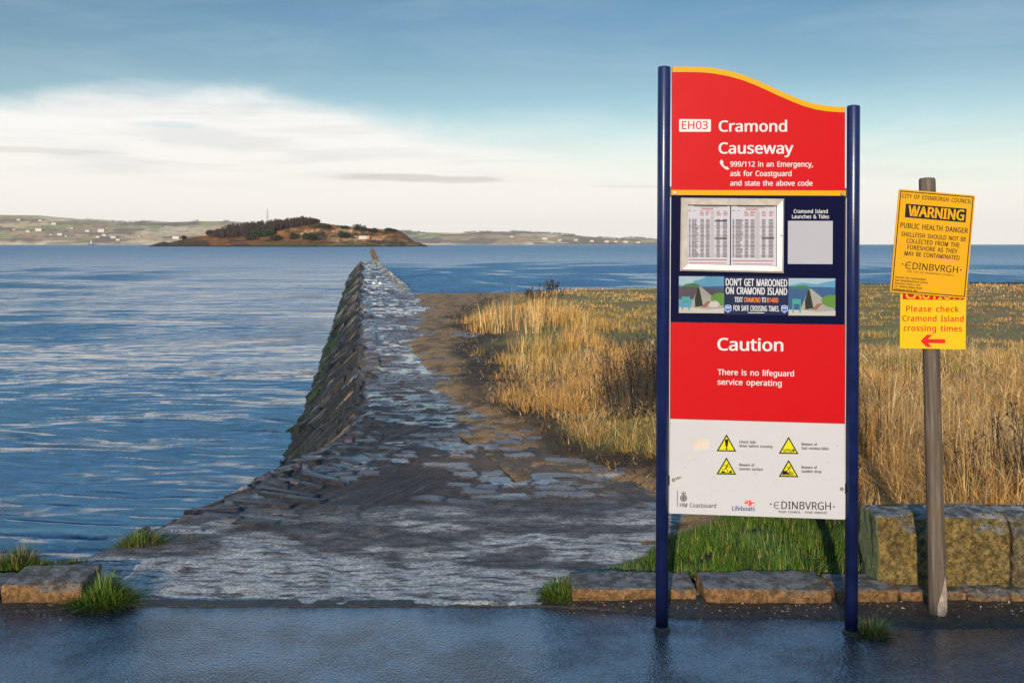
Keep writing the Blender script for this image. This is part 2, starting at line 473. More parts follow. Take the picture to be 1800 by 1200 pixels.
'q': "<1 ;;7g;;8x;;90;=9C;:9C;299;(90:x9(:k8}:Y8z:F8x:*8|9m9+9W9=9G9V9>9x9;:D9>:l9H;19X;K9n;^:+;i:H;m:Z;k:k;h:y;a;);X;3;O;;;E;=;E;C;h;e;h;e7g :N9?:g9A:y9H;+9T;49f;99|;;:;;;:C;9:a;4:z;+;1:z;>:g;G:M;I:9;F:(;>9w;/9n:w9h:_9g:C9h:'9n9l9w9X:(9J:99A",
'r': ';- 9I8}9I;h9l;h9q;99r;99{;F:*;R:6;^:D;f:S;k:d;m:t;l;&;j:};C:p;E:b;F:T;E:H;A:<;;:2;4:);*9}:z9x:l9t:^9s:L9s8}',
's': ';L :-8x9[8}999,999R9_9D:.9>:A9?:Q9B:]9H:e9O:j9X:k9d:f9u:R:(:,:99^:L9B:c9=:m9::x99;)9<;=9E;M9S;Z9g;e9~;k:<;m:h;h;2;[;$;::^;E::;J:*;I9y;F9o;B9g;;9c;49a;+9h:v9|:h:F:V:p:D;.:-;3:#;69t;79h;49P;+9>:x9/:c9%:J8z',
't': ':q :;8x9s9#9h9)9_919W9;9Q9H9M9W9L9k9L;G9);G9);[9M;l9^<F9w<F9w;h:d;h:d;G9w;G9w9l9x9^9|9R:&9I:.9C:79?:B9>:U9@:f9C:f9$:S8z',
'u': "<3 :G8x:+8{9p9&9^929P9D9I9[9F9y9F;h9q;h9q9|9s9f9z9T:)9H:99A:M9?:g9A:z9I;,9V;59i;::$;<:?;<;h;g;h;g8};D8};>9B;<9B;396;'9-:v9%:g8|:W8y",
'v': ';Z :%8}8};h9M;h:(:-:09r:79Y:<9F:>9F:C9Y:K9s:S:-;.;h;Z;h:U8}',
'w': "=' 9l8}9&;h9Q;h9u:<:#9o:)9L:+9L:09a:59y:<:4:j;h;;;h;g:4;q9n;x9L;z9L<$9n</:<<R;h<};h<68};b8};6:T;+:{;$;<:~;<:x:{:m:T:?8}",
'x': ';e 9)8}:*:G9.;h9^;h:C:d;(;h;W;h:[:G;[8};,8}:C:+9X8}',
'y': ";[ 9H7g957h9&7k9&80938.9B8-9O8.9[829f899n8B9u8M9{8Z:,8|8};h9N;h:):3:69k:>9I:@9I:I9i:V:3;.;h;[;h:I8Y:@8C:480:'7|9s7q9`7j",
'z': ';H 938}939<:a;G9;;G9;;h;2;h;2;H9d9A;69A;68}',
'0': ";y :L8x:)8}9i919S9J9D9n9;:<98:o99;69=;U9C;q9L<-9X<A9h<P9z<]:3<d:L<f:o<a;/<Q;E<7;U;q;_;F;b:o;a:L;]:-;V9m;M9U;A9A;291:|9%:f8{ :L9@:d9C:v9O;'9c;09};5:D;7:o;5;=;0;a;';{:v<2:d<>:L<B:5<>:#<29r;{9i;a9d;=9b:o9d:D9i9~9r9c:#9O:59C",
'1': ';y :D8}:D;V:E;w:F<4:9<(:);w9a;X9K;u:K<a:n<a:n8}',
'2': ";y 988}989C:4:A:`:o:{;:;$;G;';U;(;e;&;v:|<(:s<3:g<;:X<@:G<A:8<@:)<=9x<99Q;}9;<=9j<Y9{<`:3<d:G<e:e<c:~<Z;7<M;F<;;O<%;R;g;Q;U;M;E;G;5;):d:W:39m9H9m9G;`9G;`8}",
'3': ";y :78x9b8|969/969U9e9E:89?:S9A:j9G:z9Q;)9_;09o;2:&;/:9;':I:u:T:c:[:J:a:/:c9j:c9j;*:/;*:I;,:_;2:o;;:{;H;&;W;(;j;';y:}<*:t<4:h<<:X<@:F<B:5<A:&<>9t<:9M<%98<B9e<Z9x<a:0<d:F<e:g<c;%<Z;9<M;G<<;P<(;S;m;Q;W;J;E;@;6;2;*:}:~:i:x:i:v;&:q;::i;I:[;T:L;[::;^:%;]9o;W9];O9L;E9>;793;%9):m8~:S8z",
'4': ';y :r8}:r9n9+9n9+:5:o<c;><c;>:7;p:7;p9n;>9n;>8} 9S:7:r:7:r;F:r;q:t<5:r<5:i;~:^;m',
'5': ';y :;8x9f8}9?9/9?9V9i9E:;9@:R9B:g9G:x9Q;)9`;09r;3:-;1:A;*:R:{:`:j:j:T:p:::r9x:p9[:k9G:x9S<a;F<a;F<:9x<:9p;4:);7:G;9:h;6;(;-;?:{;P:g;Z:N;^:1;Y9m;N9Q;<9:;#9*:`8|',
'6': ";y :R8x:=8z:*9#9t9,9d999U9I9J9^9B9v9=:69;:U9A;B9G;X9N;n9X<&9f<89u<G:,<S:B<^:]<c:{<e;4<d;H<a;H<=;5<A:|<C:g<A:T<>:D<8:7<0:,<&9~;v9w;i9q;Z9l;J9e:r9h:r9p:|9z;):*;2:8;8:I;<:[;=:x;:;3;1;G;#;V:j;`:P;c:2;`9n;U9Q;E9:;/9*:q8| :R9?:e9A:u9H;'9R;19b;79v;9:2;7:F;2:W;):f:x:p:h:w:S:y:E:x:8:u:,:p9~:i9v:a9o:W9j:N9g:D9f::9n9n9t9a9|9U:*9L:59E:C9A",
'7': ';y 9b8};5<:96<:96<a;b<a;b<@:48}',
'8': ";y :M8x:,8{9l9'9U949E9F9;9]989x99:*9<:89B:D9[:b:#:v9o;$9a;09T;<9J;K9E;]9C;p9D<%9I<39P<@9Z<K9g<T9u<[:(<a::<d:L<e:i<c;%<[;9<P;I<@;R<,;V;p;U;c;R;V;M;L;6;1:r:y;;:b;V:D;]:9;`:,;a9y;^9_;S9G;C95;,9':n8{ :N;-:x;F;%;Q;+;_;-;o;+;};%<-:x<7:l<=:]<B:L<C:;<B:-<=9}<79t<-9n;}9l;o9m;d9p;Y9u;P:/;< :L9=:c9?:t9D;&9M;09Y;69h;89y;6:,;/:9;%:E:r:P:a:Y:L:c:E:e:2:[9~:Q9r:F9i::9c:+9a9w9c9h9i9Y9s9M:%9D:69?",
'9': ";y 9|8x9f8y9Q8}9Q9D9{9>:49?:F9C:V9I:d9Q:o9[:y9g;$9t;*:';/:7;6:l;3:l;+:a:}:W:q:O:c:I:Q:E:>:D:#:F9h:O9S:_9D:s9;;099;N9:;e9>;z9F<09P<?9]<L9l<W9}<_:4<d:I<e:^<d:r<^;(<T;8<H;E<7;P<#;Y;h;_;K;`;+;Y:?;T:(;L9o;B9[;59I;&9::o9-:X9$:>8z :G:e:U:f:c:i:o:n:y:u;&:};,;);2;3;5;=;6;G;.;p;';|:{<+:r<4:f<<:X<@:I<B:6<?:'<99u<.9k;{9d;h9b;O9d;:9i;)9r:x:#:m:3:g",
'/': ':v 9&8}:H<a:q<a9N8}',
'&': "<i :I8x:+8{9m9'9W949G9G9=9^9:9y9<:49C:G9M:X9]:g9o:t:';%9g;I9`;W9[;g9Y;w9]<19e<C9r<R:'<]:<<d:U<f:m<d;%<];5<R;B<C;I<2;K;x;I;f;C;T;8;E;*;8:v;+:d:|;d:#;x:E<):o<R:o<@:6<7:%<.9r<#9e<h8}</8};b9H;R9<;B92;09):x8~:b8z :J;8:r;V:y;a:};l:~;x:}<':y<0:s<8:k<>:`<B:T<C:G<B:<<>:3<9:,<1:(<':';x:(;m:+;c:0;X :J9A:^9B:o9E;#9K;G9c:@:g9u:H9m:<9h:/9f9{9h9k9n9]9x9P:(9H:89C",
'.': ':D 9a8v9K8~9G9(9D909C9:9D9E9G9M9K9S9a9Z9u9S9z9M9}9E9~9:9}909z9(9u8~',
',': ':D 948?9B8{9L9X9y9X9|9R9k8x9S8?',
"'": ':0 9I;A9@<a9m<a9d;A',
'-': ':^ 94:294:V:K:V:K:2',
':': ':D 9a;.9K;59G;;9D;C9C;N9D;X9G;b9K;h9a;o9u;h9z;b9};X9~;N9};C9z;;9u;5 9a8v9K8~9G9(9D909C9:9D9E9G9M9K9S9a9Z9u9S9z9M9}9E9~9:9}909z9(9u8~',
}
# ================================================================== THE SETTING
SEA_Z = -1.2

# ---- edges of the causeway, all from its straight axis
def x_left(Y):
    base = 0.154 - 0.153 * Y
    near = np.interp(Y, [4.3, 4.8, 5.3, 6.24, 7.2, 8.57, 10.0], [-2.55, -2.35, -2.12, -1.80, -1.60, -1.33, -1.38])
    return np.where(Y < 10.0, near, base)


def x_right(Y):
    w = np.interp(Y, [4.5, 6.5, 8.5, 12, 30, 100, 170], [5.6, 4.2, 3.0, 2.4, 1.62, 1.42, 1.4])
    return x_left(Y) + w


def z_axis(Y):
    return np.interp(Y, [0, 60, 84, 97, 150, 175], [0.0, 0.0, -0.02, -0.06, -1.05, -1.45])


def x_soil(Y):
    return np.interp(Y, [4.6, 5.06, 5.55, 5.83, 6.08, 6.4, 6.87, 7.8, 9.02, 10.3, 11.55, 13.75, 17, 19.9, 28.9, 33],
                     [0.16, 0.46, 0.89, 1.25, 1.12, 0.84, 0.60, 0.34, -0.05, -0.6, -1.1, -1.60, -2.06, -2.27, -2.72, -3.2])


def causeway():
    ys, y = [], 4.52
    while y < 172:
        ys.append(y)
        y += max(0.011, 0.42 * y * y / 1640)
    Y = np.array(ys)
    nl, ntp, nrt = 64, 230, 26
    sl = np.linspace(1.75, 0, nl, endpoint=False)          # metres left of the upper edge
    a = np.interp(Y, [7.5, 10.5], [1.0, 4.0])[:, None]
    mslope = np.interp(Y, [6, 11], [1.15, 1.3])[:, None]
    run = np.interp(Y, [10, 30, 70, 120], [1.0, 0.92, 0.72, 0.6])[:, None]

    def drop(s):
        s = s / run
        s1 = mslope / (2 * a)
        return np.where(s < s1, a * s * s, a * s1 * s1 + mslope * (s - s1))
    XL, XR = x_left(Y), x_right(Y)
    lx = XL[:, None] - sl[None, :] * run
    u = np.linspace(0, 1, ntp)
    tx = XL[:, None] + (XR - XL)[:, None] * u[None, :]
    sr = np.linspace(0, 1.5, nrt + 1)[1:]
    rx = XR[:, None] + sr[None, :] * 0.8
    X = np.concatenate([lx, tx, rx], 1)
    YY = np.repeat(Y[:, None], X.shape[1], 1)
    zl = -drop(np.repeat(sl[None, :], len(Y), 0) * run)
    zr = -np.repeat((sr * 0.95)[None, :], len(Y), 0)
    Z = np.concatenate([zl, np.zeros_like(tx), zr], 1) + z_axis(Y)[:, None]
    S = np.concatenate([np.repeat(sl[None, :], len(Y), 0), np.zeros_like(tx), np.zeros_like(rx)], 1)
    RS = np.concatenate([np.zeros_like(lx), np.zeros_like(tx), np.repeat(sr[None, :], len(Y), 0)], 1)
    # ---- setts of the upper surface, laid in rows across the causeway
    Xc = X + 0.153 * YY                                     # distance across, straightened
    yw = YY + (fbm(Xc * 1.1, YY * 0.8, 3, 3) - 0.5) * 0.42 + (fbm(X * 5, YY * 5, 2, 4) - .5) * .07
    rw = 0.155
    r = np.floor(yw / rw)
    fr = yw / rw - r
    L = 0.17 + 0.24 * rnd(r, r * 0 + 7, 11)
    xw = Xc + (fbm(Xc * 3, YY * 3, 3, 9) - 0.5) * 0.16
    q = xw / L + rnd(r, r * 0 + 3, 5) * 7
    ci = np.floor(q)
    fq = q - ci
    e = np.minimum(np.minimum(fr, 1 - fr) * rw, np.minimum(fq, 1 - fq) * L) + (fbm(X * 16, YY * 16, 4, 21) - 0.5) * 0.055
    sm = ss(e, 0.006, 0.024)
    hr = rnd(ci, r, 31)
    keep = ss(hr + (fbm(X * 0.9, YY * 0.9, 3, 41) - 0.5) * 1.5 + .25 * ss(YY, 11, 20), 0.42, 0.56)
    top_h = sm * keep * (0.006 + 0.012 * hr) + (fq - 0.5) * (rnd(ci, r, 8) - 0.5) * 0.02 * sm
    # ---- slabs of the seaward face, leaning away from the viewer
    qy = YY - 2.3 * S + (fbm(S * 2, YY * 0.9, 2, 14) - 0.5) * 0.25
    rwl = 0.24
    r2 = np.floor(qy / rwl)
    f2 = qy / rwl - r2
    L2 = 0.32 + 0.35 * rnd(r2, r2 * 0 + 1, 17)
    q2 = S / L2 + rnd(r2, r2 * 0 + 2, 19) * 5
    c2 = np.floor(q2)
    f3 = q2 - c2
    e2 = np.minimum(np.minimum(f2, 1 - f2) * rwl * 0.6, np.minimum(f3, 1 - f3) * L2) + (fbm(S * 18, YY * 14, 3, 23) - 0.5) * 0.03
    sm2 = ss(e2, 0.004, 0.034)
    h2 = rnd(c2, r2, 33)
    side_h = sm2 * (0.04 + 0.16 * h2) + (f2 - 0.5) * 0.10 * sm2
    w_side = ss(S, 0.03, 0.22)
    apron = ss(YY + (fbm(X * 0.9, YY * 0.9, 3, 51) - 0.5) * 2.0, 6.9, 5.7)   # cement skin close to the road
    stone = (sm * keep * (1 - w_side) + sm2 * w_side) * (1 - apron)
    rough = (fbm(X * 6, YY * 6, 6, 61, .62) - 0.5)
    Hn = (top_h * (1 - w_side) + side_h * w_side * ss(YY - .5 * S, 8.6, 10.6)) * (1 - apron * 0.92)
    Hn = Hn + rough * (0.022 + 0.010 * apron) + (fbm(X * 1.3, YY * 1.3, 3, 63) - 0.5) * 0.045 * (1 - 0.5 * w_side)
    # low ground that holds rain water
    lowf = fbm(X * 1.5, YY * 2.0, 4, 71)
    pud = ss(lowf + .05 * ss(YY, 10, 25), 0.47, 0.54) * (1 - w_side) * (RS == 0) * ss(YY, 6.0, 6.8) * (1 - ss(top_h, 0.020, 0.03) * 0.9)
    pud = pud * ss(fbm(Xc * 7, YY * 9, 3, 77), 0.40, 0.56)
    Hn = Hn * (1 - pud * 0.93) + 0.004 * pud
    # the seaward rim and the kerb of the far stretch
    Hn = Hn + 0.05 * ss(S, 0.25, 0.02) * ss(YY, 11, 14) * rnd(r, r * 0, 4) * (X < XL[:, None] + 0.12)
    kerb = ss(np.abs(X - XR[:, None] + 0.12), 0.14, 0.08) * ss(YY, 33, 36)
    Hn = Hn + 0.16 * kerb * (0.7 + 0.5 * rnd(np.floor(YY / 0.9), r * 0, 6))
    fade = ss(YY, 4.53, 4.58)
    Z = Z + Hn * fade - 0.012 * (1 - fade)
    wet = ss(fbm(X * 1.1, YY * 1.6, 3, 81), 0.40, 0.62)
    rnds = np.where(w_side > 0.5, h2, hr)
    lime = ss(fbm(X * 2.2, YY * 4.5, 5, 91) + 0.40 * ss(YY, 5.25, 4.75) + .08 * ss(YY, 5.9, 5.2), 0.45, 0.60) * apron * (1 - ss(S, 0.05, 0.3)) * ss(YY + (fbm(X * 2, YY * 2, 3, 92) - .5) * 1.5, 7.2, 5.4)
    alg = ss(S, 0.45, 1.1) * ss(fbm(S * 1.5, YY * 0.8, 3, 95), 0.38, 0.55) * ss(YY, 8.5, 10)
    V = np.stack([X, YY, Z], -1).reshape(-1, 3)
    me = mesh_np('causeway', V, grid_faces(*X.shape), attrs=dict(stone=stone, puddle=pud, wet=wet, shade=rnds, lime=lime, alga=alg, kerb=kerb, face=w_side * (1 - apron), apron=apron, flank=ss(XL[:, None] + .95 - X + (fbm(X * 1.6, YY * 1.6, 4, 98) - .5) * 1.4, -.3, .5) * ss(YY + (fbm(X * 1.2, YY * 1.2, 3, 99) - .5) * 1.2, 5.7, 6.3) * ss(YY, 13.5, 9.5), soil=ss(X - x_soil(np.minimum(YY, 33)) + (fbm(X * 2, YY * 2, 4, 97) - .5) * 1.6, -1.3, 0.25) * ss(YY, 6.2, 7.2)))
    m, t, p = new_mat('causeway_stone')

    def at(n):
        g = node(t, 'ShaderNodeAttribute')
        g.attribute_name = n
        return g.outputs['Fac']
    P_ = pos(t)
    n1 = noise(t, P_, 14, 6, 0.65)
    n2 = noise(t, P_, 90, 4, 0.6)
    st = mixc(t, at('shade'), (0.060, 0.058, 0.060), (0.22, 0.215, 0.215))
    st = mixc(t, m_(t, 'MULTIPLY', sstep(t, n1, 0.5, 0.75), 0.5), st, (0.17, 0.14, 0.10))
    mud = mixc(t, sstep(t, n1, 0.35, 0.65), (0.026, 0.017, 0.011), (0.110, 0.075, 0.050))
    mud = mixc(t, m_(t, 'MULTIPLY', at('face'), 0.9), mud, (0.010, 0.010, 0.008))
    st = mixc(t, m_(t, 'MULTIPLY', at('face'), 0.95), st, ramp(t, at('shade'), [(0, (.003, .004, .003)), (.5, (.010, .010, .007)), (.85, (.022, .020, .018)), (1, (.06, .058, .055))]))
    mud = mixc(t, m_(t, 'MULTIPLY', at('apron'), .8), mud, mixc(t, sstep(t, noise(t, scaled(t, P_, (1, 1.8, 1)), 7, 6, .7), .38, .64), (.050, .043, .039), (.165, .152, .142)))
    c = mixc(t, at('stone'), mud, st)
    c = mixc(t, m_(t, 'MULTIPLY', at('soil'), m_(t, 'SUBTRACT', 1.0, m_(t, 'MULTIPLY', at('stone'), .6))), c, mixc(t, n1, (.10, .064, .038), (.26, .17, .105)))
    # dark cement flank where the apron rolls over to the water, with streaks along the old slabs
    ro_ = node(t, 'ShaderNodeVectorRotate', rotation_type='Z_AXIS')
    t.links.new(P_, ro_.inputs['Vector'])
    ro_.inputs['Angle'].default_value = R(26)
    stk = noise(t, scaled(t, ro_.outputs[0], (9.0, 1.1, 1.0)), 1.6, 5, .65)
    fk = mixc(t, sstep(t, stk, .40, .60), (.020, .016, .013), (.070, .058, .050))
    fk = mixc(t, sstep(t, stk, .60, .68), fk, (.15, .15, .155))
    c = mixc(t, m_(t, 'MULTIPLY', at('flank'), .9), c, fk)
    c = mixc(t, at('kerb'), c, (0.20, 0.13, 0.06))
    lm = m_(t, 'MULTIPLY', at('lime'), sstep(t, noise(t, scaled(t, P_, (.45, 1.6, 1)), 13, 7, 0.7), 0.38, 0.56))
    c = mixc(t, m_(t, 'MULTIPLY', lm, .9), c, mixc(t, n1, (0.38, 0.38, 0.37), (0.68, 0.66, 0.60)))
    c = mixc(t, m_(t, 'MULTIPLY', at('alga'), 0.85), c, (0.018, 0.030, 0.006))
    n3 = noise(t, scaled(t, P_, (1, 1.3, 1)), 55, 5, 0.75)
    grit = mixc(t, sstep(t, n3, .34, .66), (.42, .42, .42), (1.55, 1.53, 1.5))
    c = mixc(t, m_(t, 'SUBTRACT', .9, m_(t, 'MULTIPLY', at('puddle'), .9)), c, mixc(t, 1.0, c, grit, 'MULTIPLY'))
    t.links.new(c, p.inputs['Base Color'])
    ro = m_(t, 'MULTIPLY_ADD', at('stone'), -0.32, 0.78)
    ro = m_(t, 'MULTIPLY_ADD', m_(t, 'MULTIPLY', at('wet'), at('stone')), -0.20, ro)
    ro = m_(t, 'MAXIMUM', ro, m_(t, 'MULTIPLY', at('face'), .55))
    ro = m_(t, 'MULTIPLY', ro, m_(t, 'MULTIPLY_ADD', at('puddle'), -0.95, 1.0))
    t.links.new(ro, p.inputs['Roughness'])
    t.links.new(m_(t, 'MULTIPLY_ADD', at('face'), -0.30, 0.44), p.inputs['Specular IOR Level'])
    dry = m_(t, 'SUBTRACT', 1.0, at('puddle'), clamp=True)
    b1 = bump(t, p, m_(t, 'MULTIPLY', n1, dry), 0.5, 0.02)
    b1 = bump(t, p, m_(t, 'MULTIPLY', n3, m_(t, 'MULTIPLY', dry, m_(t, 'MULTIPLY_ADD', at('stone'), -.75, m_(t, 'MULTIPLY_ADD', at('apron'), -.5, 1.0)))), 1.0, 0.03, b1)
    bump(t, p, m_(t, 'MULTIPLY', n2, dry), 0.9, 0.012, b1)
    tag(obj('causeway', me, m, smooth=True), kind='structure')


causeway()


def slabs():
    """the pitched stone slabs of the seaward face"""
    g = random.Random(77)
    V, Q, C = [], [], []
    Y = 8.4
    while Y < 92:
        step = .17 + .0062 * (Y - 8)
        run = float(np.interp(Y, [10, 30, 70, 120], [1.0, 0.92, 0.72, 0.6]))
        s = g.uniform(-.02, .12)
        while s < 1.5:
            L = g.uniform(.28, .75)
            sc = s + L * .5
            yc = Y + 2.1 * sc
            if yc > 9.3 and g.random() < .86:
                cx = float(x_left(np.array(yc))) - sc * run
                cz = -1.3 * sc * run + .03 + float(z_axis(np.array(yc)))
                a = Vector((-run - .153 * 2.1, 2.1, -1.3 * run)).normalized()
                nrm = Vector((-1.3, -.15, 1.0)).normalized()
                b = nrm.cross(a).normalized()
                nrm = a.cross(b).normalized()
                if nrm.z < 0:
                    nrm = -nrm
                ang = g.gauss(.20, .10)
                rot = Matrix.Rotation(ang, 3, a)
                b2, n2 = rot @ b, rot @ nrm
                a2 = (a + nrm * g.gauss(0, .05) + b * g.gauss(0, .06)).normalized()
                la, wb, th = L * 1.15 * g.uniform(.7, 1.0), step * .42 * g.uniform(.7, 1.1), g.uniform(.05, .11)
                c = Vector((cx, yc, cz)) + nrm * g.uniform(-.02, .06)
                n0 = len(V)
                for sn in (-1, 1):
                    k = 1 if sn < 0 else .86
                    for (i, j) in ((-1, -1), (1, -1), (1, 1), (-1, 1)):
                        V.append(c + a2 * (i * la * k * g.uniform(.88, 1.08)) + b2 * (j * wb * k * g.uniform(.85, 1.1)) + n2 * (sn * th * g.uniform(.85, 1.15)))
                Q += [(n0 + 4, n0 + 5, n0 + 6, n0 + 7)] + [(n0 + i, n0 + (i + 1) % 4, n0 + 4 + (i + 1) % 4, n0 + 4 + i) for i in range(4)]
                u = g.random()
                col = (.016, .015, .012) if u < .55 else (.040, .037, .032) if u < .84 else (.11, .105, .10)
                if sc > .75 and g.random() < .55:
                    col = (.014, .026, .006)
                elif sc < .3 and g.random() < .3:
                    col = (.12, .085, .045)
                f = g.uniform(.7, 1.3)
                C += [tuple(x * f for x in col)] * 8
            s += L * 1.02
        Y += step
    # where the wall flares out beside the road the slabs lie flush in the rounded flank and fan round
    def surf(s, y):
        a_ = float(np.interp(y, [7.5, 10.5], [1.0, 4.0]))
        ms = float(np.interp(y, [6, 11], [1.15, 1.3]))
        q = max(s, 0.0)
        s1 = ms / (2 * a_)
        return Vector((float(x_left(np.array(y))) - s, y, -(a_ * q * q if q < s1 else a_ * s1 * s1 + ms * (q - s1))))
    Y = 5.75
    while Y < 9.5:
        s = g.uniform(-.75, -.35)
        lean = float(np.interp(Y, [6.0, 9.6], [0.1, 2.1]))
        while s < .95:
            L = g.uniform(.20, .55)
            sc = s + L / 2
            s += L * 1.05
            yc = Y + lean * (sc if sc > 0 else sc * .5)
            if yc > 9.6 or yc < 5.7 or g.random() < .30 + .45 * max(0, -sc) / .75:
                continue
            c = surf(sc, yc)
            a = (surf(sc + .12, yc + lean * .12) - surf(sc - .12, yc - lean * .12)).normalized()
            n_ = (surf(sc + .08, yc) - surf(sc - .08, yc)).cross(surf(sc, yc + .08) - surf(sc, yc - .08)).normalized()
            if n_.z < 0:
                n_ = -n_
            b = n_.cross(a).normalized()
            n_ = (Matrix.Rotation(g.gauss(.06, .05), 3, a) @ n_)
            la, wb, th = L * g.uniform(.42, .52), g.uniform(.020, .046), .03
            c = c + n_ * (g.uniform(-.010, .005) - .020)
            n0 = len(V)
            for sn in (-1, 1):
                k = 1 if sn < 0 else .9
                for (i, j) in ((-1, -1), (1, -1), (1, 1), (-1, 1)):
                    V.append(c + a * (i * la * k * g.uniform(.8, 1.12)) + b * (j * wb * k * g.uniform(.75, 1.2)) + n_ * (sn * th))
            Q += [(n0 + 4, n0 + 5, n0 + 6, n0 + 7)] + [(n0 + i, n0 + (i + 1) % 4, n0 + 4 + (i + 1) % 4, n0 + 4 + i) for i in range(4)]
            u = g.random()
            col = (.022, .018, .016) if u < .5 else (.055, .048, .043) if u < .85 else (.13, .13, .135)
            C += [tuple(x * g.uniform(.8, 1.2) for x in col)] * 8
        Y += .085
    me = mesh_np('sea_wall_slabs', V, Q, cols=np.array(C))
    m, t, p = new_mat('wet_slab')
    a = node(t, 'ShaderNodeVertexColor')
    a.layer_name = 'tone'
    n1 = noise(t, pos(t), 24, 6, .7)
    t.links.new(mixc(t, 1.0, a.outputs[0], mixc(t, sstep(t, n1, .32, .66), (.4, .4, .4), (1.7, 1.65, 1.6)), 'MULTIPLY'), p.inputs['Base Color'])
    p.inputs['Roughness'].default_value = .42
    p.inputs['Specular IOR Level'].default_value = .4
    bump(t, p, n1, .9, .02)
    tag(obj('causeway_slope', me, m), kind='structure')


slabs()


# ---- land to the right: earth track, rough grass, beach crest
def x_grass(Y):
    return np.interp(Y, [5.0, 5.9, 6.6, 7.4, 7.8, 8.5, 9.96, 13.1, 18, 22, 26, 29, 31, 34],
                     [2.2, 1.9, 1.5, 1.05, 0.62, 0.36, 0.14, -0.20, -0.58, -0.95, -0.85, -0.4, 0.0, 1.0])


def z_land(X, Y):
    X, Y = np.asarray(X, float), np.asarray(Y, float)
    z = ss(X - x_soil(np.minimum(Y, 33)), -0.15, 0.7) * 0.06 - 0.02
    z = z + ss(X, 0.6, 1.6) * 0.075 * ss(Y, 4.75, 5.3) * ss(Y, 9, 6)
    z = z + ss(X - x_grass(np.minimum(Y, 33)), 0.0, 1.6) * 0.10 * ss(Y, 6, 9)
    z = z + ss(X, 3, 12) * 0.12 * ss(Y, 14, 30)
    z = z + (fbm(X * 0.5, Y * 0.5, 4, 101) - 0.5) * 0.10 * ss(Y, 5, 8)
    crest = 33.2 + 1.5 * (fbm(X * 0.15, Y * 0 + 2, 2, 103) - 0.5) + ss(X, 2, 25) * 4
    return z - np.clip(Y - crest, 0, 99) ** 1.0 * 0.16 * ss(Y - crest, -0.2, 1.5)


def land():
    ys, y = [], 4.80
    while y < 62:
        ys.append(y)
        y += max(0.018, 0.7 * y * y / 1640)
    Y = np.array(ys)
    nc = 340
    u = np.linspace(0, 1, nc) ** 1.15
    x0 = np.maximum(x_left(np.minimum(Y, 40)) + 0.55, x_soil(np.minimum(Y, 33)) - 0.55)
    x0 = np.where(Y < 6.2, x_soil(Y) - 0.35, x0)
    x0 = np.where(Y > 33, x_right(Y) - 0.06, x0)
    x1 = 9 + Y * 1.1
    X = x0[:, None] + (x1 - x0)[:, None] * u[None, :]
    YY = np.repeat(Y[:, None], nc, 1)
    Z = z_land(X, YY)
    Z = Z + (fbm(X * 4, YY * 4, 4, 111) - 0.5) * 0.045 + (fbm(X * 16, YY * 16, 3, 113) - 0.5) * 0.018
    # tones: earth track, dark humus rim, grass floor
    sand = np.array([0.33, 0.19, 0.075])
    sand2 = np.array([0.15, 0.088, 0.038])
    humus = np.array([0.028, 0.020, 0.010])
    floor = np.array([0.25, 0.165, 0.058])
    green = np.array([0.22, 0.18, 0.045])
    n = fbm(X * 1.4, YY * 0.9, 4, 121)[..., None]
    n2 = fbm(X * 6, YY * 5, 4, 123)[..., None]
    c = sand * (1 - ss(n2, 0.45, 0.68)) + sand2 * ss(n2, 0.45, 0.68)
    g = (X - x_grass(np.minimum(YY, 33)))[..., None] + (n - 0.5) * 1.1
    rim = ss(g, -0.55, -0.15)
    rim = rim * ss(YY[..., None], 32, 20)
    c = c * (1 - rim * 0.85) + humus * rim * 0.85
    inn = ss(g, -0.05, 0.5)
    floor = floor * (0.35 + .65 * ss(YY, 8, 14)[..., None])  # darker close by: shade between the blades put into the floor colour
    fl = floor * (1 - ss(n, 0.42, 0.6)) + green * ss(n, 0.42, 0.6)
    fl = fl * (0.6 + 0.7 * n2)
    c = c * (1 - inn) + fl * inn
    nearg = (ss(YY, 6.1, 5.6) * ss(X - x_soil(YY), -0.1, 0.1))[..., None]
    c = c * (1 - nearg) + np.array([0.030, 0.034, 0.012]) * nearg
    sh = ss(YY, 34.2, 35.2)[..., None]
    c = c * (1 - sh) + humus * 1.3 * sh
    me = mesh_np('ground', np.stack([X, YY, Z], -1).reshape(-1, 3), grid_faces(*X.shape), cols=c.reshape(-1, 3))
    m, t, p = new_mat('earth')
    a = node(t, 'ShaderNodeVertexColor')
    a.layer_name = 'tone'
    P_ = pos(t)
    n1 = noise(t, P_, 45, 6, 0.7)
    k = mixc(t, sstep(t, n1, 0.3, 0.7), (0.45, 0.45, 0.45), (1.45, 1.4, 1.35))
    t.links.new(mixc(t, 1.0, a.outputs[0], k, 'MULTIPLY'), p.inputs['Base Color'])
    p.inputs['Roughness'].default_value = 0.85
    p.inputs['Specular IOR Level'].default_value = 0.25
    bump(t, p, n1, 0.9, 0.02)
    tag(obj('ground', me, m, smooth=True), kind='structure')


land()

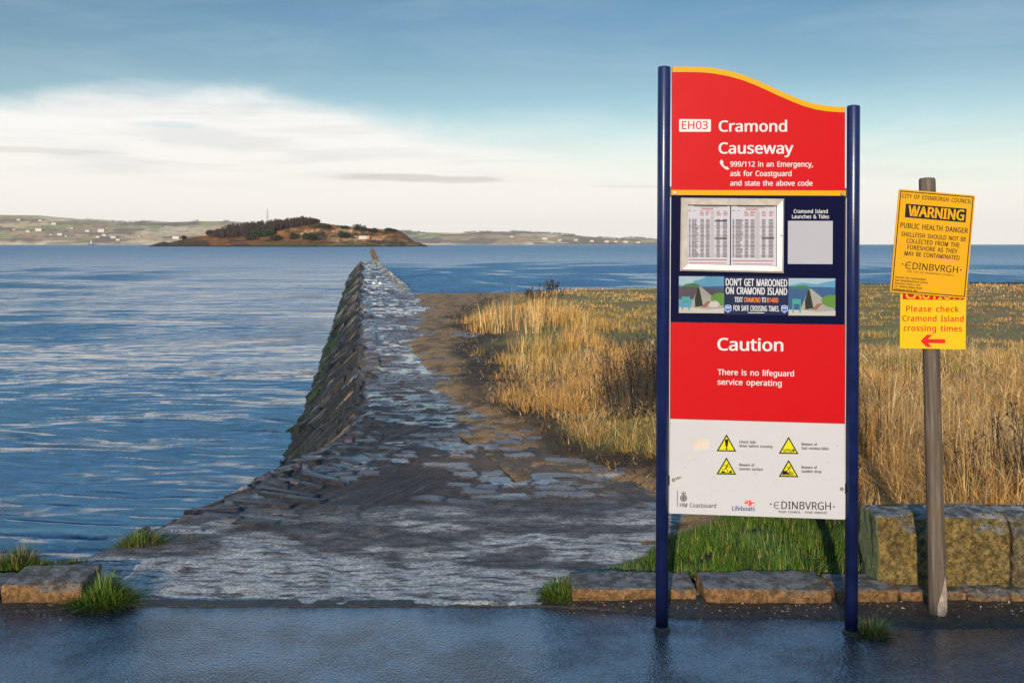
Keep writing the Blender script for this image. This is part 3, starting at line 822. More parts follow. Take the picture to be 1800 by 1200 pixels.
# ---- wet road
def road():
    xs = np.linspace(-30, 30, 181)
    ys = np.concatenate([np.linspace(-12, 2, 30), np.linspace(2.1, 4.56, 60)])
    X, Y = np.meshgrid(xs, ys)
    Z = (fbm(X * 0.7, Y * 0.7, 3, 131) - 0.5) * 0.012 - 0.004
    me = mesh_np('road', np.stack([X, Y, Z], -1).reshape(-1, 3), grid_faces(*X.shape))
    m, t, p = new_mat('wet_asphalt')
    P_ = pos(t)
    big = noise(t, P_, 1.3, 4, 0.6)
    mid = noise(t, P_, 70, 3, 0.6)
    fine = noise(t, P_, 190, 2, 0.5)
    v = node(t, 'ShaderNodeTexVoronoi')
    v.inputs['Scale'].default_value = 95
    t.links.new(P_, v.inputs['Vector'])
    c = mixc(t, v.outputs['Color'], (0.022, 0.023, 0.026), (0.060, 0.060, 0.062))
    vr = node(t, 'ShaderNodeSeparateColor')
    t.links.new(v.outputs['Color'], vr.inputs[0])
    c = mixc(t, sstep(t, vr.outputs[0], 0.3, 0.95), (0.006, 0.006, 0.007), (0.085, 0.085, 0.09))
    c = mixc(t, sstep(t, vr.outputs[1], 0.955, 0.99), c, (0.14, 0.075, 0.035))
    t.links.new(c, p.inputs['Base Color'])
    t.links.new(m_(t, 'MULTIPLY_ADD', sstep(t, big, 0.3, 0.7), 0.16, 0.10), p.inputs['Roughness'])
    p.inputs['IOR'].default_value = 1.5
    p.inputs['Specular IOR Level'].default_value = 0.6
    p.inputs['Coat Weight'].default_value = 1.0
    p.inputs['Coat IOR'].default_value = 1.7
    p.inputs['Coat Roughness'].default_value = 0.06
    h = m_(t, 'MULTIPLY_ADD', v.outputs['Distance'], -0.9, m_(t, 'MULTIPLY_ADD', fine, 0.35, m_(t, 'MULTIPLY', mid, 0.9)))
    bump(t, p, h, 0.9, 0.012)
    cb_ = node(t, 'ShaderNodeBump')
    cb_.inputs['Strength'].default_value = .8
    cb_.inputs['Distance'].default_value = .0018
    t.links.new(h, cb_.inputs['Height'])
    t.links.new(cb_.outputs[0], p.inputs['Coat Normal'])
    t.links.new(m_(t, 'MULTIPLY_ADD', sstep(t, noise(t, P_, 2.2, 5, .65), .35, .62), .55, .4), p.inputs['Coat Weight'])
    tag(obj('road', me, m, smooth=True), kind='structure')


road()


# ---- sea: real waves out to 600 m, one flat sheet with ripples beyond
def sea_mat():
    m, t, p = new_mat('sea_water')
    P_ = pos(t)
    p.inputs['Base Color'].default_value = (0.040, 0.098, 0.155, 1)
    p.inputs['IOR'].default_value = 1.33
    p.inputs['Specular IOR Level'].default_value = 0.6
    dist = node(t, 'ShaderNodeVectorMath', operation='LENGTH')
    t.links.new(P_, dist.inputs[0])
    lg = m_(t, 'LOGARITHM', dist.outputs['Value'], 10.0)
    # waves too small to be built out there still roughen the water
    t.links.new(m_(t, 'MULTIPLY_ADD', sstep(t, lg, 1.3, 2.9), 0.27, 0.065), p.inputs['Roughness'])
    n1 = noise(t, scaled(t, P_, (1.0, 2.2, 1)), 2.6, 4, 0.6)
    n2 = noise(t, scaled(t, P_, (0.07, 0.15, 1)), 1.0, 5, 0.66)
    b = bump(t, p, n1, 0.5, 0.06)
    bump(t, p, n2, 0.75, 2.0, b)
    return m


def sea():
    m = sea_mat()
    rs, r = [], 6.5
    while r < 620:
        rs.append(r)
        r += max(0.03, 0.55 * r * r / 2836)
    rs = np.array(rs)
    th = np.radians(np.linspace(-62, 46, 900))
    Rr, T = np.meshgrid(rs, th, indexing='ij')
    X, Y = Rr * np.sin(T), Rr * np.cos(T)
    dr = np.gradient(rs)[:, None]
    Z = np.zeros_like(X)
    rg = random.Random(5)
    lee = 0.72 + 0.5 * ss(X + 0.153 * Y, -6, 2) * ss(Y, 30, 60) + 0.30 * ss(Y, 25, 160)
    gust = (0.55 + 0.9 * fbm(X * 0.035, Y * 0.018, 3, 141)) * np.where(X < x_left(Y), np.interp(Y, [12, 22], [.85, .20]) + np.interp(Y, [12, 22], [.15, .72]) * ss(x_left(Y) - X, 1.0, 9 + Y * .22), 1.15)
    lam = np.geomspace(0.22, 16, 46)
    for i, l in enumerate(lam):
        for rep in range(2):
            ang = rg.gauss(0, 0.10 if 0.3 < l < 0.9 else 0.27) + (0.12 if l < 1 else -0.08)
            kx, ky = math.sin(ang) * 2 * math.pi / l, math.cos(ang) * 2 * math.pi / l
            ph = rg.uniform(0, 6.28)
            slope = 0.042 * (2.5 if 0.34 < l < 0.62 else 0.5 if l < .34 else 0.30 if l < 2.0 else 0.70)
            amp = slope * l / (2 * math.pi)
            att = ss(l / dr, 2.2, 4.5)
            w = np.sin(kx * X + ky * Y + ph + 1.6 * math.sin(i) * fbm(X / (l * 9), Y / (l * 9), 1, 200 + i))
            Z += amp * att * w * (1.15 - 0.3 * w)
    Z = Z * lee * gust
    Z *= ss(-Rr, -620, -480)
    me = mesh_np('sea', np.stack([X, Y, Z + SEA_Z], -1).reshape(-1, 3), grid_faces(*X.shape)[:, ::-1])
    tag(obj('sea', me, m, smooth=True), kind='structure')
    # outer sheet
    rr = np.geomspace(600, 19000, 60)
    tt = np.radians(np.linspace(-180, 180, 121))
    Rr, T = np.meshgrid(rr, tt, indexing='ij')
    V = np.stack([Rr * np.sin(T), Rr * np.cos(T), np.full_like(Rr, SEA_Z - 0.004)], -1).reshape(-1, 3)
    tag(obj('open_sea', mesh_np('open_sea', V, grid_faces(*Rr.shape)[:, ::-1]), m, smooth=True), kind='structure')
    # calm sheet beside and behind, below the land
    V = [(-620, -620, SEA_Z - 0.3), (620, -620, SEA_Z - 0.3), (620, 620, SEA_Z - 0.3), (-620, 620, SEA_Z - 0.3)]
    tag(obj('sea_bed', mesh_np('sea_bed', V, [(0, 1, 2, 3)]), plain('sea_bed', (0.02, 0.05, 0.08), rough=0.2)), kind='structure')


sea()


# ---- far shore and island
def hill_range(name, pts, Y0, depth, z_of_base, seed, pale=1.0):
    """pts: (photo x, photo y of the skyline); built at its true distance"""
    px = np.array([a for a, _ in pts], float)
    py = np.array([b for _, b in pts], float)
    nx, ny = 520, 46
    u = np.linspace(px[0], px[-1], nx)
    sky_y = np.interp(u, px, py)
    ang = (u - 900) / F
    top = (429.5 - sky_y) / F
    v = np.linspace(0, 1, ny)
    D = Y0 + depth * v
    X = ang[None, :] * (Y0 + depth * v[:, None] * 1.0)
    Yv = np.repeat(D[:, None], nx, 1)
    Hs = np.maximum(top[None, :] * (Y0 + depth * 0.72) + CAM_H, 4)
    prof = np.interp(v, [0, 0.04, 0.3, 0.72, 1.0], [0.0, 0.10, 0.48, 1.0, 0.8])[:, None]
    nz = fbm(X / 420, Yv / 420, 4, seed)
    Z = SEA_Z - 3 + (Hs + 3) * prof * (1 + (nz - 0.5) * 0.5 * np.sin(np.pi * np.clip(prof, 0, 1)))
    # fields: cells of pasture, stubble and moor, with dark hedges and woods
    wx = X / 330 + (fbm(X / 500, Yv / 500, 3, seed + 5) - 0.5) * 2.0
    wy = Z / 34 + (fbm(X / 300, Yv / 300, 3, seed + 6) - 0.5) * 2.0
    iy = np.floor(wy)
    ix = np.floor(wx + rnd(iy, iy * 0, seed) * 3)
    k = rnd(ix, iy, seed + 9)
    pal = np.array([[.32, .22, .105], [.24, .21, .075], [.36, .27, .15], [.20, .14, .075], [.26, .165, .08], [.19, .19, .065], [.40, .30, .17]])
    c = pal[np.clip((k * 7).astype(int), 0, 6)]
    wood = ss(fbm(X / 230, Z / 26, 4, seed + 13), 0.53, 0.60)[..., None]
    c = c * (1 - wood) + np.array([.13, .085, .055]) * wood
    hed = (ss(np.minimum(wy - iy, 1 - (wy - iy)), 0.10, 0.02) * (rnd(ix, iy, seed + 3) > 0.35))[..., None] * 0.75
    c = c * (1 - hed) + np.array([.11, .085, .045]) * hed
    shore = ss(prof + 0 * X, 0.07, 0.03)[..., None]
    c = c * (1 - shore) + np.array([.40, .28, .17]) * shore
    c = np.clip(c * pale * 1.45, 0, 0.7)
    me = mesh_np(name, np.stack([X, Yv, Z], -1).reshape(-1, 3), grid_faces(ny, nx), cols=c.reshape(-1, 3))
    tag(obj(name, me, MAT_HILL, smooth=True), kind='structure')
    # tree line on the ridge: one mass of crowns far away
    rg = random.Random(seed)
    V, T = [], []
    for j in range(nx):
        if vn2(j / 23.0, 3.3, seed + 2) + 0.35 * vn2(j / 5.0, 8.1, seed + 4) < 0.78:
            continue
        for kx in range(3):
            i0 = int(0.72 * (ny - 1)) - rg.randint(0, 2)
            x, y, z = X[i0, j] + rg.uniform(-12, 12), Yv[i0, j], Z[i0, j]
            h = rg.uniform(7, 15)
            for b in range(9):
                a1, a2 = rg.uniform(0, 6.28), rg.uniform(0.1, 1)
                q = (x + math.cos(a1) * 8 * (1 - a2 * .5), y + math.sin(a1) * 8, z + h * a2)
                n0 = len(V)
                for s in range(3):
                    V.append((q[0] + rg.uniform(-4, 4), q[1] + rg.uniform(-4, 4), q[2] + rg.uniform(-4, 3)))
                T.append((n0, n0 + 1, n0 + 2))
    if V:
        tag(obj('ridge_wood', mesh_np('ridge_wood', V, tris=T), MAT_WOOD), 'thin line of far trees along the skyline of the ' + ('left' if px[0] < 0 else 'right') + ' hills', 'trees', kind='stuff')

    def surf(pxx, pyy):
        """point of the slope seen at that picture position"""
        j = int(np.argmin(np.abs(u - pxx)))
        yy = 429.5 - (Z[:, j] - CAM_H) / Yv[:, j] * F
        i = int(np.argmin(np.abs(yy[:int(0.72 * ny)] - pyy)))
        return X[i, j], Yv[i, j], Z[i, j]
    return surf


MAT_HILL, _t, _p = new_mat('far_fields')
_a = node(_t, 'ShaderNodeVertexColor')
_a.layer_name = 'tone'
_k = mixc(_t, sstep(_t, noise(_t, scaled(_t, pos(_t), (1, 1, 3)), 0.012, 6, 0.7), 0.3, 0.7), (0.62, 0.62, 0.62), (1.3, 1.28, 1.25))
_t.links.new(mixc(_t, 1.0, _a.outputs[0], _k, 'MULTIPLY'), _p.inputs['Base Color'])
_p.inputs['Roughness'].default_value = 0.9
_p.inputs['Specular IOR Level'].default_value = 0.1
MAT_WOOD = plain('far_bare_wood', (0.10, 0.075, 0.055), (0.06, 0.05, 0.04), 0.05, 0.9, spec=0.1)
MAT_WHITE = plain('white_render', (0.50, 0.45, 0.38), (0.42, 0.37, 0.31), 0.2, 0.7)
MAT_SLATE = plain('slate_roof', (0.16, 0.11, 0.09), (0.10, 0.08, 0.08), 0.3, 0.7)
MAT_GLASS = plain('dark_window', (0.03, 0.035, 0.04), rough=0.15)

surf_left = hill_range('hills', [(-700, 392), (-400, 384), (-150, 380), (0, 377), (70, 378), (100, 381), (170, 387), (230, 390), (262, 387), (300, 390), (350, 388.5),
                                 (400, 388), (440, 391), (500, 394), (560, 399), (620, 403), (690, 406)], 6500, 1900, 0, 7)
surf_right = hill_range('far_hills', [(600, 406), (690, 406), (712, 405.5), (760, 408), (800, 409), (850, 407), (900, 406), (950, 408.5), (975, 410), (1010, 413),
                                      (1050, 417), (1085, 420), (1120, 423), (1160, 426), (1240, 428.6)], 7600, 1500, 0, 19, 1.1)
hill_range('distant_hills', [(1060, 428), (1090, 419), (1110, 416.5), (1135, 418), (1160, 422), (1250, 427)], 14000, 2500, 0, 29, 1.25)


def island():
    # skyline of the ground, photo x / y
    pts = [(262, 432), (275, 428), (287, 424.5), (297, 426.5), (318, 421.5), (345, 416), (365, 414), (385, 408), (420, 402), (470, 397), (520, 392), (545, 389),
           (565, 391), (590, 395), (620, 398.5), (650, 401), (680, 402.5), (695, 403), (703, 405), (712, 412), (725, 422), (738, 427), (752, 431.5)]
    Y0 = 1250.0
    px = np.array([a for a, _ in pts], float)
    py = np.array([b for _, b in pts], float)
    nx, ny = 420, 60
    u = np.linspace(px[0], px[-1], nx)
    ang = (u - 900) / F
    v = np.linspace(0, 1, ny)
    depth = 190.0
    mid = np.sin(np.pi * np.clip((u - px[0]) / (px[-1] - px[0]), 0, 1)) ** 0.5
    Yv = Y0 + depth * (v[:, None] * mid[None, :] + 0.5 * (1 - mid)[None, :])
    X = ang[None, :] * Yv
    Hs = np.maximum((429.5 - np.interp(u, px, py)) / F * (Y0 + 0.6 * depth) + CAM_H - SEA_Z, 0.3)
    prof = np.interp(v, [0, 0.05, 0.25, 0.6, 0.8, 1], [0, 0.10, 0.42, 1.0, 0.7, 0.0])[:, None]
    nz = fbm(X / 26, Yv / 26, 5, 301)
    Z = SEA_Z - 0.5 + (Hs + 0.5)[None, :] * prof * (1 + (nz - 0.5) * 0.9 * np.clip(np.sin(np.pi * prof), 0, 1))
    h = Z - SEA_Z
    brack = np.array([.200, .085, .030])
    straw = np.array([.42, .26, .12])
    grass = np.array([.105, .085, .026])
    dark = np.array([.038, .030, .017])
    n = fbm(X / 30, Z / 5, 4, 305)[..., None]
    n2 = fbm(X / 11, Z / 3, 4, 307)[..., None]
    uu = np.repeat(u[None, :], ny, 0)[..., None]
    c = brack * (1 - ss(n, .50, .62)) + straw * ss(n, .46, .58) * ss(uu, 480, 540) + brack * ss(n, .50, .62) * (1 - ss(uu, 480, 540))
    c = c * (1 - 0.75 * ss(n2, .52, .64)) + dark * 0.75 * ss(n2, .52, .64)
    lo = ss(h, 7.5, 4.5)[..., None] * ss(uu, 430, 470) * ss(uu, 690, 650)
    c = c * (1 - lo * 0.8) + grass * lo * 0.8
    rocky = ss(uu, 655, 690)
    c = c * (1 - rocky * 0.45) + np.array([.12, .065, .035]) * rocky * 0.45
    rk = ss(uu, 380, 330)
    c = c * (1 - rk * 0.7) + np.array([.050, .036, .018]) * rk * 0.7
    wd = ss(uu, 372, 392) * ss(uu, 562, 545) * ss(np.interp(uu, [374, 400, 440, 500, 560], [417, 420, 418, 404, 391.5]) - (429.5 - (Z - CAM_H) / Yv * F)[..., None], -1.5, 2)
    c = c * (1 - wd * .8) + np.array([.045, .032, .027]) * wd * .8
    sc = ss(fbm(X / 9, Yv / 7, 4, 311), .51, .58)[..., None] * ss(uu, 500, 540)
    c = c * (1 - sc * .8) + np.array([.040, .040, .020]) * sc * .8
    sh = ss(h, 2.0, 0.8)[..., None]
    c = c * (1 - sh) + np.array([.022, .019, .013]) * sh
    me = mesh_np('island', np.stack([X, Yv, Z], -1).reshape(-1, 3), grid_faces(ny, nx), cols=c.reshape(-1, 3))
    m, t, p = new_mat('island_heath')
    a = node(t, 'ShaderNodeVertexColor')
    a.layer_name = 'tone'
    k = mixc(t, sstep(t, noise(t, pos(t), 0.22, 5, 0.7), 0.3, 0.7), (0.5, 0.5, 0.5), (1.4, 1.35, 1.3))
    t.links.new(mixc(t, 1.0, a.outputs[0], k, 'MULTIPLY'), p.inputs['Base Color'])
    p.inputs['Roughness'].default_value = 0.9
    p.inputs['Specular IOR Level'].default_value = 0.1
    bump(t, p, noise(t, pos(t), 0.5, 4, 0.6), 0.8, 1.2)
    tag(obj('island', me, m, smooth=True), kind='structure')

    def at(pxx, pyy):
        j = int(np.argmin(np.abs(u - pxx)))
        yy = 429.5 - (Z[:, j] - CAM_H) / Yv[:, j] * F
        i = int(np.argmin(np.abs(yy[:int(0.6 * ny) + 1] - pyy)))
        return X[i, j], Yv[i, j], Z[i, j]

    # leafless wood on the left shoulder: one far mass
    rg = random.Random(3)
    V, T, C = [], [], []
    for i in range(620):
        x = 374 + 186 * rg.random()
        lowy = np.interp(x, [374, 400, 440, 500, 560], [417, 420, 418, 404, 391.5])
        topy = np.interp(x, [374, 400, 460, 520, 560], [411, 403, 396, 391, 388])
        bx, by, bz = at(x, rg.uniform(topy, lowy))
        hh = rg.uniform(5.0, 8.5) * (0.7 if x < 395 else 1) * np.interp(x, [530, 560], [1, 0.45])
        tone = rg.uniform(0.8, 1.35)
        for k in range(60):
            a1 = rg.uniform(0, 6.28)
            tt = rg.uniform(0.1, 1)
            rr = 2.3 * math.sin(math.pi * min(0.95, 0.25 + 0.6 * tt)) * rg.random() ** 0.5
            q = Vector((bx + math.cos(a1) * rr, by + math.sin(a1) * rr, bz + hh * tt))
            d = Vector((math.cos(a1) * 0.5, math.sin(a1) * 0.4, 1.0)).normalized() * rg.uniform(0.8, 1.9)
            w = Vector((math.sin(a1), math.cos(a1), 0)) * rg.uniform(0.25, 0.55)
            n0 = len(V)
            V += [q - w, q + w, q + d]
            T.append((n0, n0 + 1, n0 + 2))
            C += [(0.050 * tone, 0.034 * tone, 0.031 * tone)] * 3
    tag(obj('bare_wood', mesh_np('bare_wood', V, tris=T, cols=C), blade_mat('bare_twigs', 0.9, 0.05)),
        'leafless grey wood covering the left shoulder of the island', 'trees', kind='stuff')

    # evergreen shrubs one can tell apart
    def shrub(pxx, pyy, wpx, hpx, tone, label, seed):
        rg = random.Random(seed)
        x, y, z = at(pxx, pyy)
        k = y / F
        w, hgt = wpx * k / 2, hpx * k
        V, T, C = [], [], []
        lobes = [(rg.uniform(-.7, .7) * w, rg.uniform(-.3, .3) * w, rg.uniform(.35, .75) * hgt, rg.uniform(.35, .55)) for _ in range(7)]
        for i in range(900):
            lx, ly, lz, lr = rg.choice(lobes)
            d = Vector((rg.gauss(0, 1), rg.gauss(0, 1), rg.gauss(0, 1))).normalized()
            q = Vector((x + lx, y + ly, z + lz)) + Vector((d.x * w * lr, d.y * w * lr, d.z * hgt * lr)) * rg.uniform(.75, 1.05)
            q.z = max(q.z, z - 0.4)
            n0 = len(V)
            e = 1.25
            V += [q + Vector((rg.uniform(-e, e), rg.uniform(-e, e), rg.uniform(-e, e))) for _ in range(3)]
            T.append((n0, n0 + 1, n0 + 2))
            s = rg.uniform(0.6, 1.3)
            C += [tuple(t_ * s for t_ in tone)] * 3
        cr = empty('island_shrub', (x, y, z), label, 'shrub', 'shrubs growing on the island')
        V = [Vector(v) - Vector((x, y, z)) for v in V]
        obj('crown', mesh_np('crown', V, tris=T, cols=C), MAT_SHRUB, cr)
        MB().tube((0, 0, -0.4), (0.2, 0, hgt * .5), .3, .15, 6).build('trunk', MAT_WOOD, cr)
    G, B = (.040, .058, .024), (.034, .036, .020)
    for i, (a_, b_, w_, h_, tn, lb) in enumerate([
        (457, 419, 30, 12, G, 'broad grey green pine clump at the foot of the bare wood on the island'),
        (473, 414, 22, 10, G, 'upper grey green pine beside the bare wood on the island slope'),
        (440, 422, 18, 8, B, 'low dark shrub left of the pine clump under the bare wood'),
        (483, 423, 20, 8, B, 'dark shrub just right of the pine clump near the island shore'),
        (518, 421, 18, 11, B, 'round dark gorse bush on the middle of the island slope'),
        (553, 422, 36, 11, B, 'widest dark gorse thicket on the island, below the straw slope'),
        (540, 420, 16, 9, G, 'small green bush at the left end of the wide gorse thicket'),
        (606, 418, 22, 9, B, 'dark bush between the wide thicket and the white cottage'),
        (571, 401, 24, 5, B, 'flat dark scrub near the island summit right of the wood'),
        (606, 402, 14, 4, B, 'small scrub on the summit ridge behind the dark bush'),
        (632, 406, 24, 9, B, 'open dark scrub on the ridge above the white cottage'),
        (655, 408, 16, 6, B, 'low scrub on the ridge right of the white cottage'),
        (686, 407, 20, 5, B, 'dark scrub on top of the rocky right end of the island'),
        (368, 412, 15, 8, B, 'windblown small trees standing alone left of the bare wood'),
        (324, 421, 7, 5, B, 'single bent bush near the low left tip of the island')]):
        shrub(a_, b_, w_, h_, tn, lb, 400 + i)
    # white ruined cottage
    x, y, z = at(642, 420)
    k = y / F
    c = empty('cottage', (x, y - 3, z - 0.3), 'small white walled cottage low on the right side of the island', 'cottage', rot=(0, 0, R(-8)))
    w = 7.0
    MB().prism([(-w, 0), (w * .5, 0), (w * .5, 3.6), (-w, 3.6)], -2.2, 2.2).build('wall', MAT_WHITE, c)
    MB().prism([(w * .5, 0), (w, 0), (w, 4.2), (w * .8, 4.8), (w * .5, 4.2)], -2.2, 2.2).build('gable', plain('brick_gable', (.42, .15, .06), rough=.8), c)
    MB().add([(-w - .2, -2.5, 3.5), (w * .5, -2.5, 3.5), (w * .5, 0, 4.5), (-w - .2, 0, 4.5), (-w - .2, 2.5, 3.5), (w * .5, 2.5, 3.5)],
             [(0, 1, 2, 3), (3, 2, 5, 4)]).build('roof', plain('pale_roof', (.5, .42, .38), rough=.8), c)
    for xx in (-5, -2.2, 0.8):
        MB().box(xx, xx + .9, -2.26, -2.2, 1.2, 2.4).build('window', MAT_GLASS, c)


MAT_SHRUB = blade_mat('evergreen', 0.8, 0.1)
island()
# ================================================================== THINGS
# ---- far away: houses, white tower, mast
def far_house(pxx, pyy, surf, w, label, group, roof=True):
    x, y, z = surf(pxx, pyy)
    o = empty('far_house', (x, y - 6, z - 2), label, 'house', group)
    h = w * 0.42
    MB().box(-w / 2, w / 2, -5, 5, 0, h).build('wall', MAT_WHITE, o)
    MB().prism([(-w / 2 - .5, h), (w / 2 + .5, h), (w / 2 - 1.5, h * 1.55), (-w / 2 + 1.5, h * 1.55)], -5.6, 5.6).build('roof', MAT_SLATE, o)
    for k in (-.3, 0, .3):
        MB().box(k * w - 1, k * w + 1, -5.1, -5.0, h * .35, h * .75).build('window', MAT_GLASS, o)
    return o


GL = 'white houses on the left hills'
LH = [(33, 388, 26, 'white farmhouse high on the left hillside near the picture edge'),
      (72, 388, 22, 'second white farmhouse high on the left hillside, below the ridge wood'),
      (95, 394.5, 34, 'long pale farm building halfway up the left hillside'),
      (26, 404, 18, 'small white house low on the left hillside nearest the picture edge'),
      (51, 407, 26, 'white house at the left end of the pale lane'),
      (68, 405, 44, 'long pale terrace beside the lane on the left hillside'),
      (89, 413, 16, 'small white house above the shore, left of the white villa'),
      (107, 413, 32, 'white villa with a gable above the left shore'),
      (117, 415, 16, 'small white house touching the right side of the villa'),
      (128, 402.5, 18, 'single white house on the green field up the left hill'),
      (154, 408, 30, 'pale house on the slope straight above the white tower'),
      (178, 407, 46, 'long pale row of houses on the slope right of the white tower'),
      (173, 418, 24, 'white shore house just right of the white tower'),
      (184, 415, 28, 'white shore house on the rise right of the white tower'),
      (200, 419, 34, 'reddish roofed white house in the shore village'),
      (209, 422, 26, 'white house at the right end of the shore village'),
      (246, 415, 16, 'single white house in the green field right of the village'),
      (310, 419, 44, 'long pale shed by the shore left of the island tip')]
for a in LH:
    far_house(a[0], a[1], surf_left, a[2], a[3], GL)
GR = 'white houses along the right shore'
for a in ((900, 417, 26, 'white house on the right hills nearest the island'), (958, 421, 40, 'long white building on the middle of the right hills'),
          (984, 423, 28, 'white house near the water on the right hills'), (1012, 423, 30, 'white house where the right hills begin to fall'),
          (1040, 425, 30, 'white house low by the water on the falling right hills'), (1066, 426, 34, 'white seafront block left of the tall sign'),
          (1082, 425.5, 26, 'second white seafront block left of the tall sign'), (1100, 426.5, 36, 'long white seafront block near the tall sign'),
          (1122, 427, 30, 'white seafront block nearest the tall sign')):
    far_house(a[0], a[1], surf_right, a[2], a[3], GR)


def at(px, py, Y):
    return Vector(((px - 900) / F * Y, Y, CAM_H - (py - 429.5) / F * Y))


p = at(160.5, 428.6, 5600)
o = empty('lighthouse', (p.x, p.y, SEA_Z - 1), 'tiny white tower on a dark rock in the water below the left hills', 'lighthouse')
MB().lathe([(22, 0), (20, 3), (13, 6), (3, 7)], n=12).build('rock', plain('dark_rock', (.03, .028, .025), scale=.3), o)
MB().lathe([(6.2, 5), (4.4, 21), (5.4, 21.2), (5.4, 22.4)], n=12).build('tower', MAT_WHITE, o)
MB().lathe([(2.8, 22.4), (2.8, 26), (3.2, 26), (0.2, 29)], n=10).build('lantern', MAT_WHITE, o)
p = at(470, 391, 7000)
o = empty('radio_mast', (p.x, p.y, p.z - 6), 'tall thin lattice mast standing on the skyline behind the island', 'mast')
MAT_MAST = plain('mast_steel', (.34, .27, .24), (.26, .21, .2), .1, .6)
b = MB()
Hm = 100
for i in range(10):
    z0, z1 = Hm * i / 10, Hm * (i + 1) / 10
    w0, w1 = 7.5 - 5.6 * i / 10, 7.5 - 5.6 * (i + 1) / 10
    cs0 = [(-w0, -w0), (w0, -w0), (w0, w0), (-w0, w0)]
    cs1 = [(-w1, -w1), (w1, -w1), (w1, w1), (-w1, w1)]
    for k in range(4):
        n = (k + 1) % 4
        b.tube((*cs0[k], z0), (*cs1[k], z1), .75, n=4)
        b.tube((*cs0[k], z0), (*cs1[n], z1), .38, n=4)
        b.tube((*cs0[n], z0), (*cs1[k], z1), .38, n=4)
b.build('lattice', MAT_MAST, o)
MB().tube((0, 0, Hm), (0, 0, Hm + 14), .8, .4, 6).build('antenna', MAT_MAST, o)
MB().lathe([(3.4, 88), (3.8, 89.5), (3.4, 91)], n=10).build('dish_drum', MAT_WHITE, o)

# ---- concrete teeth beside the far end of the causeway
MAT_TOOTH = plain('weathered_concrete', (.15, .088, .028), (.06, .04, .02), 1.5, .85, .5, 6)
tb = MB()
tb.add([(-.62, -.62, 0), (.62, -.62, 0), (.62, .62, 0), (-.62, .62, 0), (-.46, -.46, 1.0), (.46, -.46, 1.0), (.46, .46, 1.0), (-.46, .46, 1.0),
        (-.16, -.16, 2.5), (.16, -.16, 2.5), (.16, .16, 2.5), (-.16, .16, 2.5)],
       [(0, 3, 2, 1), (0, 1, 5, 4), (1, 2, 6, 5), (2, 3, 7, 6), (3, 0, 4, 7), (4, 5, 9, 8), (5, 6, 10, 9), (6, 7, 11, 10), (7, 4, 8, 11), (8, 9, 10, 11)])
tooth = None
ty = 150.0
rg = random.Random(12)
for i in range(64):
    px = 663.0 - 16.5 * (1 - 150.0 / ty) * 1.07
    hz = (0.86 + 0.1 * rg.random()) * min(1.0, 0.68 + (ty - 150) / 250)
    if tooth is None:
        tooth = o = tb.build('concrete_tooth', MAT_TOOTH, bevel=0.05)
        tag(o, 'tapering weathered concrete tooth in the long row beside the far causeway', 'anti-boat pylon', 'row of concrete teeth running out to the island')
    else:
        o = tooth.copy()
        COL.objects.link(o)
    o.location = ((px - 900) / F * ty, ty, -1.75)
    o.rotation_euler = (rg.uniform(-.03, .03), rg.uniform(-.03, .03), R(8) + rg.uniform(-.1, .1))
    o.scale = (hz, hz, hz * 0.93)
    ty += 1.9 + 0.016 * (ty - 150)

# two pale stones on the causeway
for (px, py, lb) in ((657.5, 499, 'left one of two small pale stones lying on the far causeway'), (668.5, 499, 'right one of two small pale stones lying on the far causeway')):
    Y = 1.63 * F / (py - 429.5)
    q = at(px, py, Y)
    bm = bmesh.new()
    bmesh.ops.create_icosphere(bm, subdivisions=2, radius=.075)
    for v in bm.verts:
        v.co *= 1 + 0.25 * (rnd(int(v.co.x * 900), int(v.co.y * 900 + v.co.z * 77), 3) - .5)
        v.co.x *= 1.1
    me = bpy.data.meshes.new('pale_stone')
    bm.to_mesh(me)
    bm.free()
    o = obj('pale_stone', me, plain('pale_stone', (.6, .57, .52), (.42, .4, .37), 12, .7), smooth=True)
    o.location = (q.x, Y, .04)
    tag(o, lb, 'stone', 'two pale stones on the causeway')


